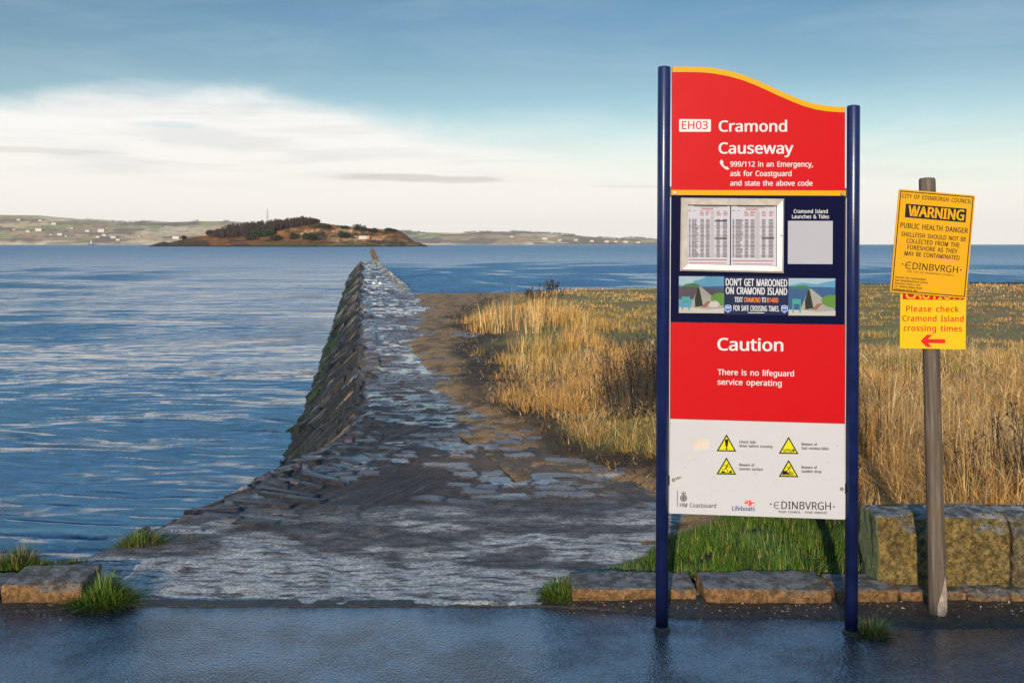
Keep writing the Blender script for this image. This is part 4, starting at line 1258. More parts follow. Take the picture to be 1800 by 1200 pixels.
# ---- rough stone blocks
def rock(name, sx, sy, sz, m, seed, res=0.02, amp=0.012, rnd_r=0.02, top_bite=0.0, parent=None, skew=0.0):
    """a hewn stone: box of quads, worn corners, weathered faces; origin at base centre"""
    nx, ny, nz = [max(2, int(round(s / res))) for s in (sx, sy, sz)]
    vid, V, Fq = {}, [], []

    def vert(i, j, k):
        key = (i, j, k)
        if key not in vid:
            vid[key] = len(V)
            V.append((i / nx - .5, j / ny - .5, k / nz))
        return vid[key]
    for i in range(nx):
        for j in range(ny):
            Fq.append((vert(i, j, 0), vert(i, j + 1, 0), vert(i + 1, j + 1, 0), vert(i + 1, j, 0)))
            Fq.append((vert(i, j, nz), vert(i + 1, j, nz), vert(i + 1, j + 1, nz), vert(i, j + 1, nz)))
    for i in range(nx):
        for k in range(nz):
            Fq.append((vert(i, 0, k), vert(i + 1, 0, k), vert(i + 1, 0, k + 1), vert(i, 0, k + 1)))
            Fq.append((vert(i, ny, k), vert(i, ny, k + 1), vert(i + 1, ny, k + 1), vert(i + 1, ny, k)))
    for j in range(ny):
        for k in range(nz):
            Fq.append((vert(0, j, k), vert(0, j, k + 1), vert(0, j + 1, k + 1), vert(0, j + 1, k)))
            Fq.append((vert(nx, j, k), vert(nx, j + 1, k), vert(nx, j + 1, k + 1), vert(nx, j, k + 1)))
    P_ = np.array(V) * np.array([sx, sy, sz])
    hx, hy = sx / 2, sy / 2
    r = rnd_r
    q = P_.copy()
    c = np.stack([np.clip(q[:, 0], -hx + r, hx - r), np.clip(q[:, 1], -hy + r, hy - r), np.clip(q[:, 2], -9, sz - r)], 1)
    d = q - c
    ln = np.linalg.norm(d, axis=1, keepdims=True)
    q = np.where(ln > 1e-9, c + d / np.maximum(ln, 1e-9) * np.minimum(ln, r), q)
    o_ = np.array([seed * 3.7, seed * 1.9, seed * 5.3])
    nrm = d / np.maximum(ln, 1e-9)
    n1 = vn3(q * 9 + o_, seed) - .5
    n2 = vn3(q * 28 + o_, seed + 1) - .5
    n3 = vn3(q * 70 + o_, seed + 2) - .5
    out = q - np.array([0, 0, sz / 2])
    dirn = np.where(ln > 1e-6, nrm, np.sign(out) * 0)
    q = q + dirn * (amp * (1.3 * n1 + 0.9 * n2 + 0.5 * n3))[:, None]
    if top_bite:
        f = ss(q[:, 2], sz * .72, sz) * ss(-q[:, 1], hy * .2, hy) * ss(vn3(q * np.array([6, 1, 1]) + o_, seed + 5), .48, .62)
        q[:, 1] += f * top_bite * (0.7 + vn3(q * 30, seed))
        q[:, 2] -= f * top_bite * .5
    q[:, 2] += q[:, 0] * skew
    return obj(name, mesh_np(name, q, Fq), m, parent, smooth=True)


def stone_mat(name, top, face1, face2, pebble=0.0, moss=None):
    m, t, p = new_mat(name)
    P_ = pos(t)
    n1 = noise(t, P_, 9, 6, 0.65)
    n2 = noise(t, P_, 70, 6, 0.75)
    nrm = node(t, 'ShaderNodeSeparateXYZ')
    t.links.new(node(t, 'ShaderNodeNewGeometry').outputs['True Normal'], nrm.inputs[0])
    c = mixc(t, sstep(t, n1, .34, .66), face1, face2)
    c = mixc(t, m_(t, 'MULTIPLY', sstep(t, noise(t, P_, 38, 6, .75), .40, .62), .75), tuple(x * .30 for x in face1), c)
    if pebble:
        v = node(t, 'ShaderNodeTexVoronoi')
        v.inputs['Scale'].default_value = 105
        wv = node(t, 'ShaderNodeVectorMath', operation='ADD')
        t.links.new(P_, wv.inputs[0])
        nw = node(t, 'ShaderNodeTexNoise')
        nw.inputs['Scale'].default_value = 60
        t.links.new(P_, nw.inputs['Vector'])
        t.links.new(scaled(t, nw.outputs['Color'], (.012, .012, .012)), wv.inputs[1])
        t.links.new(wv.outputs[0], v.inputs['Vector'])
        k = m_(t, 'MULTIPLY', sstep(t, v.outputs['Distance'], .55, .2), sstep(t, noise(t, P_, 30, 5, .7), .46, .66))
        c = mixc(t, m_(t, 'MULTIPLY', k, pebble), c, (.30, .24, .13))
    if moss:
        c = mixc(t, sstep(t, m_(t, 'MULTIPLY', nrm.outputs[0], -1.0), .35, .8), c, moss)
    tp = mixc(t, sstep(t, noise(t, P_, 16, 6, .7), .40, .60), tuple(x * 1.25 for x in top), (.075, .062, .040))
    c = mixc(t, sstep(t, nrm.outputs[2], .45, .85), c, tp)
    c = mixc(t, m_(t, 'MULTIPLY', sstep(t, n2, .50, .66), .75), c, (.030, .024, .014))
    t.links.new(c, p.inputs['Base Color'])
    p.inputs['Roughness'].default_value = .62
    p.inputs['Specular IOR Level'].default_value = .35
    b = bump(t, p, n2, 1.0, .022)
    bump(t, p, n1, .5, .02, b)
    return m


MAT_KERB = stone_mat('kerb_sandstone', (.17, .16, .15), (.48, .26, .10), (.38, .18, .065))
MAT_BLOCK = stone_mat('mossy_block', (.23, .23, .22), (.26, .175, .042), (.46, .31, .10), pebble=.6, moss=(.15, .175, .075))
GK = 'kerb stones along the road edge'
KY0 = 4.56


def kerb(px0, px1, dep, h, seed, label, yo=0.0, bite=0.012):
    x0, x1 = (px0 - 900) / F * (KY0 + yo), (px1 - 900) / F * (KY0 + yo)
    o = rock('kerb_stone', x1 - x0, dep, h + .06, MAT_KERB, seed, .012, .010, .010, bite, skew=rnd(seed, 1, 2) * .02 - .01)
    o.location = ((x0 + x1) / 2, KY0 + yo + dep / 2, -.06)
    tag(o, label, 'kerb stone', GK)
    return o


kerb(1004, 1226, .25, .066, 1, 'dark kerb stone at the left end of the kerb, crossed by the left sign post', 0.02)
kerb(1240, 1464, .27, .078, 2, 'pale topped kerb stone in the middle between the two sign posts', -.02)
kerb(1471, 1580, .24, .070, 3, 'short kerb stone beside the foot of the right sign post', -.01)
kerb(1584, 1632, .16, .060, 4, 'flat broken kerb piece left of the wooden post foot', .0, .03)
kerb(1664, 1700, .14, .052, 5, 'small kerb piece right of the wooden post foot', 0.01, .02)
kerb(1704, 1776, .15, .060, 6, 'ragged kerb piece under the big mossy block', -.005, .02)
kerb(1779, 1990, .15, .050, 7, 'last kerb piece under the second block at the picture edge', .0, .02)
kerb(-260, -4, .26, .062, 8, 'kerb stone cut off by the left picture edge', 0.0, .01)
k9 = kerb(0, 138, .28, .098, 9, 'worn orange kerb stone beside the grass tuft at the left picture edge', -.01, .02)
k9.rotation_euler.z = R(3)

GB = 'mossy stone blocks beside the wooden post'


def block(x0, x1, y0, dep, z0, h, seed, label):
    o = rock('stone_block', x1 - x0, dep, h, MAT_BLOCK, seed, .011, .012, .012, .04)
    o.location = ((x0 + x1) / 2, y0 + dep / 2, z0)
    tag(o, label, 'stone block', GB)
    return o


block(1.712, 2.335, 4.665, .24, .02, .352, 21, 'big mossy stone block behind the wooden post')
MAT_BLOCK = stone_mat('lichen_block', (.23, .23, .22), (.20, .15, .06), (.32, .25, .13), pebble=.6)
b2 = block(2.352, 3.02, 4.672, .25, .015, .345, 22, 'second mossy stone block cut off by the right picture edge')


# ---- lettering
def glyph_pts(s):
    def d(a):
        return ((ord(a[0]) - 35 - (ord(a[0]) > 92)) * 91 + ord(a[1]) - 35 - (ord(a[1]) > 92)) - 2000
    parts = s.split(' ')
    adv = d(parts[0])
    return adv, [[(d(q[i:i + 2]), d(q[i + 2:i + 4])) for i in range(0, len(q), 4)] for q in parts[1:]]


GP = {k: glyph_pts(v) for k, v in GLYPHS.items()}
GP['1'] = (GP['1'][0], [[(126, 0), (126, 268), (63, 222), (42, 258), (133, 336), (167, 336), (167, 0)]])
CAPH = 335.66


class Letters:
    """flat vinyl lettering laid on a sign face; f maps picture pixels to the sign's own x, z"""

    def __init__(s, f):
        s.f, s.v, s.t = f, [], []
        s.cuts = []

    def text(s, body, x0, x1, base, cap, bold=0.0, slope=0.0, track=0.0):
        """fit body between x0 and x1, capitals cap high, standing on base; slope drops the line per pixel"""
        sp = 190
        s.cuts.append(len(s.t))
        w, pen = 0, []
        for ch in body:
            if ch == ' ':
                w += sp + track
                continue
            pen.append((ch, w))
            w += GP[ch][0] + track
        last = body[-1]
        ink0 = min(x for c in GP[body[0]][1] for x, _ in c)
        ink1 = pen[-1][1] + max(x for c in GP[last][1] for x, _ in c)
        kx, ky = (x1 - x0) / (ink1 - ink0), cap / CAPH
        bd = bold * cap
        bx = bd * min(1.0, 1.3 * kx / ky)
        for ic, (ch, px) in enumerate(pen):
            cu = bpy.data.curves.new('tmp', 'CURVE')
            cu.dimensions = '2D'
            cu.fill_mode = 'BOTH'
            cs = [[((px + gx - ink0) * kx, gy * ky) for gx, gy in c] for c in GP[ch][1]]
            area = lambda c: sum(p[0] * q[1] - q[0] * p[1] for p, q in zip(c, c[1:] + c[:1]))
            sg = 1 if area(max(cs, key=lambda c: abs(area(c)))) > 0 else -1
            for c in cs:
                c = [p for p, q in zip(c, c[-1:] + c[:-1]) if math.hypot(p[0] - q[0], p[1] - q[1]) > 1e-4]
                out = []
                for p0, p1, p2 in zip(c[-1:] + c[:-1], c, c[1:] + c[:1]):
                    e1, e2 = Vector((p1[0] - p0[0], p1[1] - p0[1])).normalized(), Vector((p2[0] - p1[0], p2[1] - p1[1])).normalized()
                    n1, n2 = Vector((e1.y, -e1.x)) * sg, Vector((e2.y, -e2.x)) * sg
                    n = (n1 + n2)
                    if n.length < 1e-3:
                        n = n1
                    n.normalize()
                    k_ = min(1.6, 1 / max(.3, n.dot(n1)))
                    out.append((p1[0] + n.x * bx * k_, p1[1] + n.y * bd * k_ * .55))
                spn = cu.splines.new('POLY')
                spn.points.add(len(out) - 1)
                for q, (gx, gy) in zip(spn.points, out):
                    q.co = (gx * 20, gy * 20, 0, 1)
                spn.use_cyclic_u = True
            o = bpy.data.objects.new('tmp', cu)
            me = bpy.data.meshes.new_from_object(o)
            n0 = len(s.v)
            for v in me.vertices:
                qx = x0 + v.co.x / 20
                py = base - v.co.y / 20 + (qx - x0) * slope
                s.v.append((*s.f(qx, py), -.00012 * (ic % 2)))
            for pl in me.polygons:
                s.t.append(tuple(i + n0 for i in pl.vertices))
            bpy.data.objects.remove(o)
            bpy.data.curves.remove(cu)
            bpy.data.meshes.remove(me)
        return s

    def cut(s):
        s.cuts.append(len(s.t))
        return s

    def poly(s, pts):
        n0 = len(s.v)
        s.v += [s.f(x, y) for x, y in pts]
        s.t.append(tuple(range(n0, n0 + len(pts))))
        return s

    def rect(s, x0, y0, x1, y1):
        return s.poly([(x0, y0), (x1, y0), (x1, y1), (x0, y1)])

    def stroke(s, pts, w):
        for (ax, ay), (bx, by) in zip(pts[:-1], pts[1:]):
            dx, dy = bx - ax, by - ay
            l = math.hypot(dx, dy) or 1
            nx, ny = -dy / l * w / 2, dx / l * w / 2
            s.poly([(ax + nx, ay + ny), (bx + nx, by + ny), (bx - nx, by - ny), (ax - nx, ay - ny)])
        return s

    def disc(s, cx, cy, r, n=16):
        return s.poly([(cx + r * math.cos(2 * math.pi * i / n), cy + r * math.sin(2 * math.pi * i / n)) for i in range(n)])

    def build(s, name, m, y, parent):
        """each line of writing becomes a part of its own"""
        cuts = [c for c in s.cuts if 0 < c] + [len(s.t)]
        o, a = None, 0
        for b in cuts:
            if b == a:
                continue
            fs = s.t[a:b]
            a = b
            ids = sorted({i for f in fs for i in f})
            rm = {i: k for k, i in enumerate(ids)}
            me = bpy.data.meshes.new(name)
            me.from_pydata([(s.v[i][0], y + (s.v[i][2] if len(s.v[i]) > 2 else 0), s.v[i][1]) for i in ids], [], [tuple(rm[i] for i in f) for f in fs])
            me.update()
            bm = bmesh.new()
            bm.from_mesh(me)
            for f in bm.faces:
                if f.normal.y > 0:        # face the viewer
                    f.normal_flip()
            bm.to_mesh(me)
            bm.free()
            o = obj(name, me, m, parent)
        return o


def vinyl(name, c, rough=.42, wear=.12):
    m, t, p = new_mat(name)
    co = objco(t)
    n = noise(t, co, 5, 5, .6)
    n2 = noise(t, scaled(t, co, (1, 1, 1)), 160, 3, .6)
    cc = mixc(t, m_(t, 'MULTIPLY', sstep(t, n, .45, .8), wear), c, tuple(min(1, x * .62 + .003) for x in c))
    cc = mixc(t, m_(t, 'MULTIPLY', sstep(t, n2, .60, .8), wear * 1.3), cc, tuple(x * .7 for x in c))
    # thin random scratches and rain streaks
    sc = noise(t, scaled(t, co, (70, 1, 3.0)), 1.0, 3, .7)
    cc = mixc(t, m_(t, 'MULTIPLY', sstep(t, sc, .60, .78), wear * .6), cc, tuple(min(1, x * .9 + .012) for x in c))
    t.links.new(cc, p.inputs['Base Color'])
    t.links.new(m_(t, 'MULTIPLY_ADD', n, .25, rough - .1), p.inputs['Roughness'])
    p.inputs['Specular IOR Level'].default_value = .08
    return m


RED = vinyl('red_vinyl', (0.3956, 0.00344, 0.00602), wear=.08)
NAVY = vinyl('navy_vinyl', (0.00172, 0.00258, 0.02236), .5, .03)
NAVY.node_tree.nodes['Principled BSDF'].inputs['Specular IOR Level'].default_value = .04
OFFW = vinyl('offwhite_vinyl', (0.40, 0.395, 0.40), wear=.10)
LETW = vinyl('white_letter', (0.4816, 0.4816, 0.4816), wear=.04)
YEL = vinyl('yellow_trim', (0.4988, 0.258, 0.00688))
SIGY = vinyl('sign_yellow', (0.4988, 0.4558, 0.01032), wear=.05)
BLK = vinyl('black_print', (.014, .013, .014), wear=.0)
GREYP = vinyl('grey_print', (.30, .29, .31), wear=.0)
ORG = vinyl('orange_print', (.75, .19, .02), wear=.0)
DBLUE = vinyl('blue_print', (.012, .035, .16), wear=.0)
REDP = vinyl('red_print', (.62, .015, .015), wear=.0)
PAPER = vinyl('paper', (0.3784, 0.3698, 0.4128), .7, .03)
ALU = plain('aluminium', (.52, .46, .40), (.42, .38, .33), 30, .42, metal=0.35)
STEEL = plain('bolt_steel', (.30, .26, .21), (.15, .11, .08), 90, .5, metal=.6)
POSTB = plain('navy_paint', (.008, .014, .070), (.005, .010, .050), 14, .28, .25, 120, .5, bdist=.001)
NAVYB = plain('black_blue_edge', (.01, .012, .03), rough=.4)


def tall_sign():
    k = 4.262 / F
    root = empty('information_sign', (at(1329.5, 1107.5, 4.262).x, 4.262, 0), 'tall red, navy and white sign standing between two navy posts at the road edge', 'sign', rot=(0, R(0.25), R(-2.3)))
    fx = lambda px, py: ((px - 1329.5) * k, (1107.5 - py) * k)
    # posts
    for px, top, nm in ((1164, 118, 'l'), (1494, 187, 'r')):
        x, z = fx(px, top)
        r = 11.2 * k
        po = MB().lathe([(r, -.05), (r, z - .004), (r * .93, z), (r * .5, z + .003)], x, 0, 24).build('post', POSTB, root, smooth=True)
        MB().lathe([(r * 1.35, -.01), (r * 1.3, .005), (r * 1.02, .010)], x, 0, 20).build('base_collar', plain('rusty_collar', (.06, .05, .04), rough=.6), po)
    T0, T1 = -.009, .009           # board thickness

    def board(name, pts, m, y0=T0, y1=T1, bv=.0):
        return MB().prism([fx(*q) for q in reversed(pts)] if False else [fx(*q) for q in pts], y0, y1).build(name, m, root, bevel=bv)
    cr = [(180, 88), (300, 88), (420, 90.5), (520, 100), (640, 122), (760, 156), (860, 195), (960, 240), (1060, 287), (1160, 331), (1260, 371), (1360, 400), (1460, 416), (1560, 423), (1604, 424)]
    top = [(1140 + x / 4.737, 100 + y / 4.737) for x, y in cr]
    und = [(x, y + 9.6) for x, y in top]
    XL, XR = 1178, 1479
    # header: red board, yellow rim above, yellow strip below
    hd = board('header_panel', [(XL, 334.8), (XR, 335.4)] + [(min(max(x, XL), XR), y) for x, y in reversed(und)], RED)
    tr = MB()
    n = len(top)
    for i in range(n - 1):
        a, b_, c, d = und[i], und[i + 1], top[i + 1], top[i]
        tr.prism([fx(*a), fx(*b_), fx(*c), fx(*d)], T0 - .003, T1 + .003)
    tr.build('rim_trim', YEL, hd)
    MB().prism([fx(1177, 344.0), fx(1480, 344.6), fx(1480, 335.6), fx(1177, 335.0)], T0 - .003, T1 + .003).build('strip_trim', YEL, hd)
    yl = T0 - .0009
    L = Letters(fx)
    L.text('Cramond', 1260, 1377.5, 232.3, 18.8, .036)
    L.text('Causeway', 1260, 1388.5, 270.8, 18.8, .036)
    L.text('999/112 in an Emergency,', 1280, 1423, 293.9, 9.0, .030)
    L.text('ask for Coastguard', 1280, 1386, 310.4, 9.0, .030)
    L.text('and state the above code', 1280, 1422.5, 327.2, 9.0, .030)
    # telephone handset
    h0 = [(1261.5, 284.5), (1264.5, 281.5), (1268.2, 285.5), (1266.5, 288.0), (1270.5, 294), (1273.5, 293.6), (1278.4, 297.6), (1275.5, 299.6), (1270, 297.6), (1265, 292.5), (1262, 288)]
    L.poly(h0)
    L.build('lettering', LETW, yl, hd)
    Lp = Letters(fx)
    rr = [(1191.5, 210.5), (1244.5, 211), (1245.7, 212.2), (1245.7, 231.6), (1244.5, 232.8), (1191.5, 232.8), (1190.2, 231.6), (1190.2, 211.8)]
    Lp.poly(rr).build('code_plate', LETW, yl, hd)
    Letters(fx).text('EH03', 1195, 1240.2, 228.0, 13.6, .012).build('code_lettering', RED, yl - .0009, hd)
    # notice panel
    nv = board('notice_panel', [(1177.6, 567.0), (1479.2, 569.3), (1479.2, 344.9), (1177.6, 344.3)], NAVY)
    L = Letters(fx)
    L.text('Cramond Island', 1390.5, 1449, 375.0, 6.4, .024)
    L.text('Launches & Tides', 1387.5, 1451.5, 384.3, 6.4, .024)
    L.build('lettering', LETW, yl, nv)
    Letters(fx).rect(1380.5, 388.5, 1458, 464).build('blank_sticker', vinyl('sticker_grey', (.30, .30, .33), wear=.1), yl, nv)
    # glazed notice case
    case = MB()
    o4 = [(1193.5, 349.0), (1372.2, 350.4), (1371.8, 480), (1192.3, 477)]
    i4 = [(1205.2, 361), (1360.4, 362.2), (1360.4, 468.5), (1204.6, 466)]
    yo, ym = T0 - .001, T0 - .022
    vs, fs = [], []
    mid = [((a[0] * .72 + b_[0] * .28), (a[1] * .72 + b_[1] * .28)) for a, b_ in zip(o4, i4)]
    for ring, y in ((o4, yo), (o4, ym + .006), (mid, ym), (i4, ym + .004), (i4, yo)):
        vs += [(fx(*q)[0], y, fx(*q)[1]) for q in ring]
    for r in range(4):
        for i in range(4):
            j = (i + 1) % 4
            fs.append((r * 4 + i, (r + 1) * 4 + i, (r + 1) * 4 + j, r * 4 + j))
    fr = case.add(vs, fs).build('notice_frame', ALU, nv, bevel=.0)
    me = fr.data
    bm = bmesh.new()
    bm.from_mesh(me)
    bmesh.ops.recalc_face_normals(bm, faces=bm.faces)
    bm.to_mesh(me)
    bm.free()
    # dark mitre lines at the corners
    mt = Letters(fx)
    for a, b_ in zip(o4, i4):
        mt.stroke([a, b_], .7)
    mt.build('mitre_joints', GREYP, ym - .0006, nv)
    lx, lz = fx(1366.6, 414.3)
    MB().lathe([(.004, 0), (.004, .006)], 0, 0, 12).build('lock', STEEL, nv).matrix_local = Matrix.Translation((lx, ym + .001, lz)) @ Matrix.Rotation(R(90), 4, 'X')
    # two timetable sheets
    rg = random.Random(8)
    ysh = T0 - .004
    for (x0, x1, y0, y1, dark) in ((1205.6, 1279.6, 361.6, 466.6, ((389, 1253, 1274), (420, 1253, 1274))), (1281.4, 1360, 361.9, 468.2, ((419, 1334.5, 1356),))):
        sh = Letters(fx).rect(x0, y0, x1, y1).build('timetable_sheet', PAPER, ysh, nv)
        g, t, rd = Letters(fx), Letters(fx), Letters(fx)
        w = x1 - x0
        g.rect(x0 + w * .54, y0 + 10, x0 + w * .63, y1 - 13)
        yt = y0 + 24
        for i in range(7):
            pass
        for r in range(28):
            yy = yt + r * 2.42
            if r % 7 in (5, 6) and r % 7 == 5:
                g.rect(x0 + 1.5, yy - .5, x0 + w * .54 - .2, yy + 3.4)
                g.rect(x0 + w * .63 + .2, yy - .5, x1 - 4, yy + 3.4)
            for (c0, c1) in ((.03, .07), (.10, .10 + rg.uniform(.10, .17)), (.30, .385), (.43, .52), (.68, .76), (.83, .93)):
                t.rect(x0 + w * c0, yy + .35, x0 + w * c1, yy + 1.75 + rg.uniform(-.2, .15))
        for (yy, a_, b_) in dark:
            t.rect(a_, yy - 1, b_, yy + 1)
            t.rect(a_, yy - 1.3, b_, yy + 1.3)
        for c0, c1 in ((.02, .08), (.14, .18)):
            t.rect(x0 + w * c0, y0 + 9, x0 + w * c1, y0 + 10)
        for rr_ in range(4):
            for c0 in (.29, .42, .68, .84):
                rd.rect(x0 + w * c0, y0 + 10 + rr_ * 2.4, x0 + w * (c0 + rg.uniform(.06, .11)), y0 + 11 + rr_ * 2.4)
        rd.rect(x0 + w * .33, y0 + 6, x0 + w * .60, y0 + 7.6)
        t.rect(x0 + w * .14, y0 + 1.2, x1 - 5, y0 + 2.3)
        t.rect(x0 + w * .30, y0 + 3.4, x1 - 20, y0 + 4.0)
        rd.cut()
        rd.rect(x0 + 2, y1 - 10, x1 - 5, y1 - 8.6)
        rd.cut()
        rd.rect(x0 + 3, y1 - 4, x1 - 6, y1 - 2.8)
        g.build('table_shading', GREYP, ysh - .0007, sh)
        t.build('print', vinyl('soft_black_print', (.10, .10, .11), wear=0), ysh - .0014, sh)
        rd.build('red_line', vinyl('soft_red_print', (.30, .08, .09), wear=0), ysh - .0014, sh)
    # crossing-times banner with two little landscape pictures
    bn = Letters(fx).rect(1271, 487, 1381.5, 553.5).build('banner', vinyl('banner_navy', (.010, .016, .048), wear=.2), yl, nv)
    yb = yl - .0009
    L = Letters(fx)
    L.text("DON'T GET MAROONED", 1273, 1379.3, 502.3, 12.2, .034, .012)
    L.text('ON CRAMOND ISLAND', 1273, 1379.3, 517.0, 11.8, .034, .012)
    L.text('TEXT', 1288.3, 1302.4, 531.0, 8.2, .035, .012)
    L.text('TO', 1335.2, 1342.6, 531.2, 8.2, .035, .012)
    L.text('FOR SAFE CROSSING TIMES.', 1286.5, 1365.8, 546.2, 9.0, .03, .012)
    L.rect(1311.5, 549.2, 1340, 550.4)
    L.build('lettering', LETW, yb, bn)
    L = Letters(fx)
    L.text('CRAMOND', 1304.8, 1333.2, 531.1, 8.2, .018, .012)
    L.text('81400', 1344.2, 1363.8, 531.4, 8.2, .012, .012)
    L.build('orange_lettering', ORG, yb, bn)
    for cx in (1277, 1375):
        a = Letters(fx).poly([(cx - 5.6, 537.5), (cx, 536.2), (cx + 5.6, 537.5), (cx + 5.6, 546), (cx, 550.2), (cx - 5.6, 546)])
        a.build('badge', LETW, yb, bn)
        Letters(fx).poly([(cx - 4.7, 538.3), (cx, 537.1), (cx + 4.7, 538.3), (cx + 4.7, 545.6), (cx, 549.2), (cx - 4.7, 545.6)]).build('badge_field', vinyl('badge_blue', (.03, .11, .42), wear=0), yb - .0008, bn)
        Letters(fx).rect(cx - 3.6, 540, cx + 3.6, 541.8).disc(cx, 546.6, .9, 8).build('badge_mark', LETW, yb - .0016, bn)
    C_ = lambda n, c: vinyl('picture_' + n, tuple(x * .62 + .012 for x in c), wear=.75)
    pc = dict(sky=C_('sky', (.10, .30, .48)), cloud=C_('cloud', (.34, .48, .56)), hill=C_('hill', (.045, .16, .06)), sea=C_('sea', (.03, .10, .24)), mud=C_('mud', (.075, .06, .085)),
              path=C_('path', (.36, .33, .30)), dark=C_('dark', (.012, .018, .008)), bush=C_('bush', (.10, .24, .04)), earth=C_('earth', (.26, .13, .07)), board=C_('board', (.05, .33, .30)), pale=C_('pale', (.52, .5, .47)))
    for (ox, oy, low) in ((1191, 486.5, True), (1381.8, 489, False)):
        w, h = (79.0, 64.5) if low else (81.0, 65.0)
        f2 = lambda u, v, ox=ox, oy=oy, w=w, h=h: (ox + u * w, oy + v * h)
        pic = Letters(fx).poly([f2(0, 0), f2(1, 0), f2(1, 1), f2(0, 1)]).build('landscape_picture', pc['sky'], yl, nv)
        lay = [0]

        def put_(nm, key, pts):
            lay[0] += 1
            Letters(fx).poly([f2(*q) for q in pts]).build(nm, pc[key], yl - .0005 * (lay[0] + 1), pic)
        if low:
            put_('cloud_shape', 'cloud', [(0, 0), (.62, 0), (.48, .09), (.35, .12), (.3, .2), (.1, .26), (0, .22)])
            put_('shore_shape', 'mud', [(0, .28), (1, .31), (1, .62), (0, .62)])
            put_('sea_shape', 'sea', [(.5, .28), (1, .26), (1, .36), (.52, .33)])
        else:
            put_('cloud_shape', 'cloud', [(0, 0), (1, 0), (1, .05), (.6, .16), (.3, .12), (0, .2)])
            put_('sea_shape', 'sea', [(0, .22), (1, .24), (1, .72), (0, .9)])
        put_('island_shape', 'hill', [(.04, .29), (.15, .21), (.3, .185), (.42, .21), (.5, .29)])
        put_('path_shape', 'path', [(.44, .29), (.49, .29), (.72, .52), (.95, .62), (1, .98), (0, .98), (.25, .84), (.33, .6)])
        put_('wall_shape', 'dark', [(.42, .31), (.45, .31), (.5, .60), (.53, .80), (.36, .84), (.35, .6)])
        put_('bush_shape', 'bush', [(.70, .56), (.78, .47), (.9, .44), (1, .46), (1, .80), (.84, .76), (.72, .68)])
        put_('earth_shape', 'earth', [(.48, .84), (.62, .68), (.72, .67), (.6, .84)])
        put_('kerb_shape', 'pale', [(0, .84), (.35, .86), (.6, .9), (1, .86), (1, 1), (0, 1)])
        b2x = .06 if low else .08
        put_('sign_shape', 'board', [(b2x, .55), (b2x + .18, .56), (b2x + .18, .70), (b2x, .69)])
        put_('leg_shape', 'board', [(b2x, .69), (b2x + .03, .69), (b2x + .03, .92), (b2x, .92)])
        put_('leg_shape', 'board', [(b2x + .15, .70), (b2x + .18, .70), (b2x + .18, .93), (b2x + .15, .93)])
        if low:
            put_('flower_shape', 'pale', [(.64, .78), (.70, .68), (.82, .66), (.9, .74), (.86, .84), (.7, .85)])
    # caution panel
    ca = board('caution_panel', [(1177.2, 736.8), (1480.2, 742.2), (1480, 569.9), (1177.2, 567.6)], RED)
    L = Letters(fx)
    L.text('Caution', 1259.5, 1372.5, 615.8, 21.0, .038, .006)
    L.text('There is no lifeguard', 1259.5, 1391.8, 659.0, 9.6, .028, .012)
    L.text('service operating', 1259.5, 1370.5, 676.2, 9.6, .028, .012)
    L.build('lettering', LETW, yl, ca)
    # hairline joint
    inf = board('information_panel', [(1176.6, 903.6), (1481, 909.8), (1480.4, 742.8), (1177, 737.4)], OFFW)
    y2, y3, y4 = yl, yl - .0009, yl - .0018
    bk, ye, pk, tx = Letters(fx), Letters(fx), Letters(fx), Letters(fx)
    for (ax, ay) in ((1275.3, 763), (1383.3, 766), (1275.3, 803.5), (1383.5, 806.5)):
        bk.cut()
        ye.cut()
        bk.poly([(ax, ay), (ax + 17.3, ay + 30.4), (ax - 17.3, ay + 30.2)])
        ye.poly([(ax, ay + 4.2), (ax + 13.6, ay + 28.2), (ax - 13.6, ay + 28.0)])
    # exclamation mark
    pk.poly([(1272.2, 773.5), (1273.6, 771.6), (1277.2, 771.6), (1278.6, 773.5), (1276.9, 785.5), (1273.9, 785.5)])
    pk.disc(1275.4, 788.4, 1.8, 10)
    # moving water arrow
    pk.cut()
    for j in range(3):
        yy = 788.4 + j * 1.9
        pk.stroke([(1373.5 + i * 2.2, yy + .7 * math.sin(i * 1.25)) for i in range(9)], .8)
    pk.poly([(1390.5, 786.6), (1394.5, 790.2), (1390.5, 793.2)])

    def walker(cx, cy, s, fall):
        pk.disc(cx + 3.0 * s, cy - 7.2 * s, 1.3 * s, 10)
        pk.stroke([(cx + 2.2 * s, cy - 5.6 * s), (cx - 1.0 * s, cy + .2 * s)], 2.2 * s)
        pk.stroke([(cx + 1.8 * s, cy - 5.0 * s), (cx - 3.2 * s, cy - 5.4 * s), (cx - 5.2 * s, cy - 2.8 * s)], .9 * s)
        pk.stroke([(cx + 2.2 * s, cy - 5.0 * s), (cx + 3.4 * s, cy - 2.0 * s), (cx + 6.0 * s, cy - 2.6 * s)], .9 * s)
        pk.stroke([(cx - 1 * s, cy), (cx + 1.8 * s, cy + 3.2 * s), (cx + (2.2 if not fall else 4.5) * s, cy + 7.4 * s)], 1.2 * s)
        pk.stroke([(cx - 1 * s, cy), (cx - 4.0 * s, cy + 2.8 * s), (cx - 7.6 * s, cy + 3.6 * s)], 1.2 * s)
    pk.cut()
    walker(1275.0, 822.4, .92, False)
    pk.poly([(1266, 829.5), (1268, 827.4), (1272, 828.4), (1275, 830.8), (1280, 829.5), (1281, 826.8), (1284.8, 827), (1285, 831), (1266, 831)])
    pk.cut()
    walker(1383.6, 823.4, .8, True)
    for j in range(4):
        pk.stroke([(1376 - j * 1.2 + i * 3.2, 828.2 + j * 1.7 + .6 * math.sin(i * 1.7 + j)) for i in range(6 + (j > 1))], .75)
    pk.poly([(1374, 825.5), (1379, 826.0), (1386, 831.8), (1372, 832.4)])
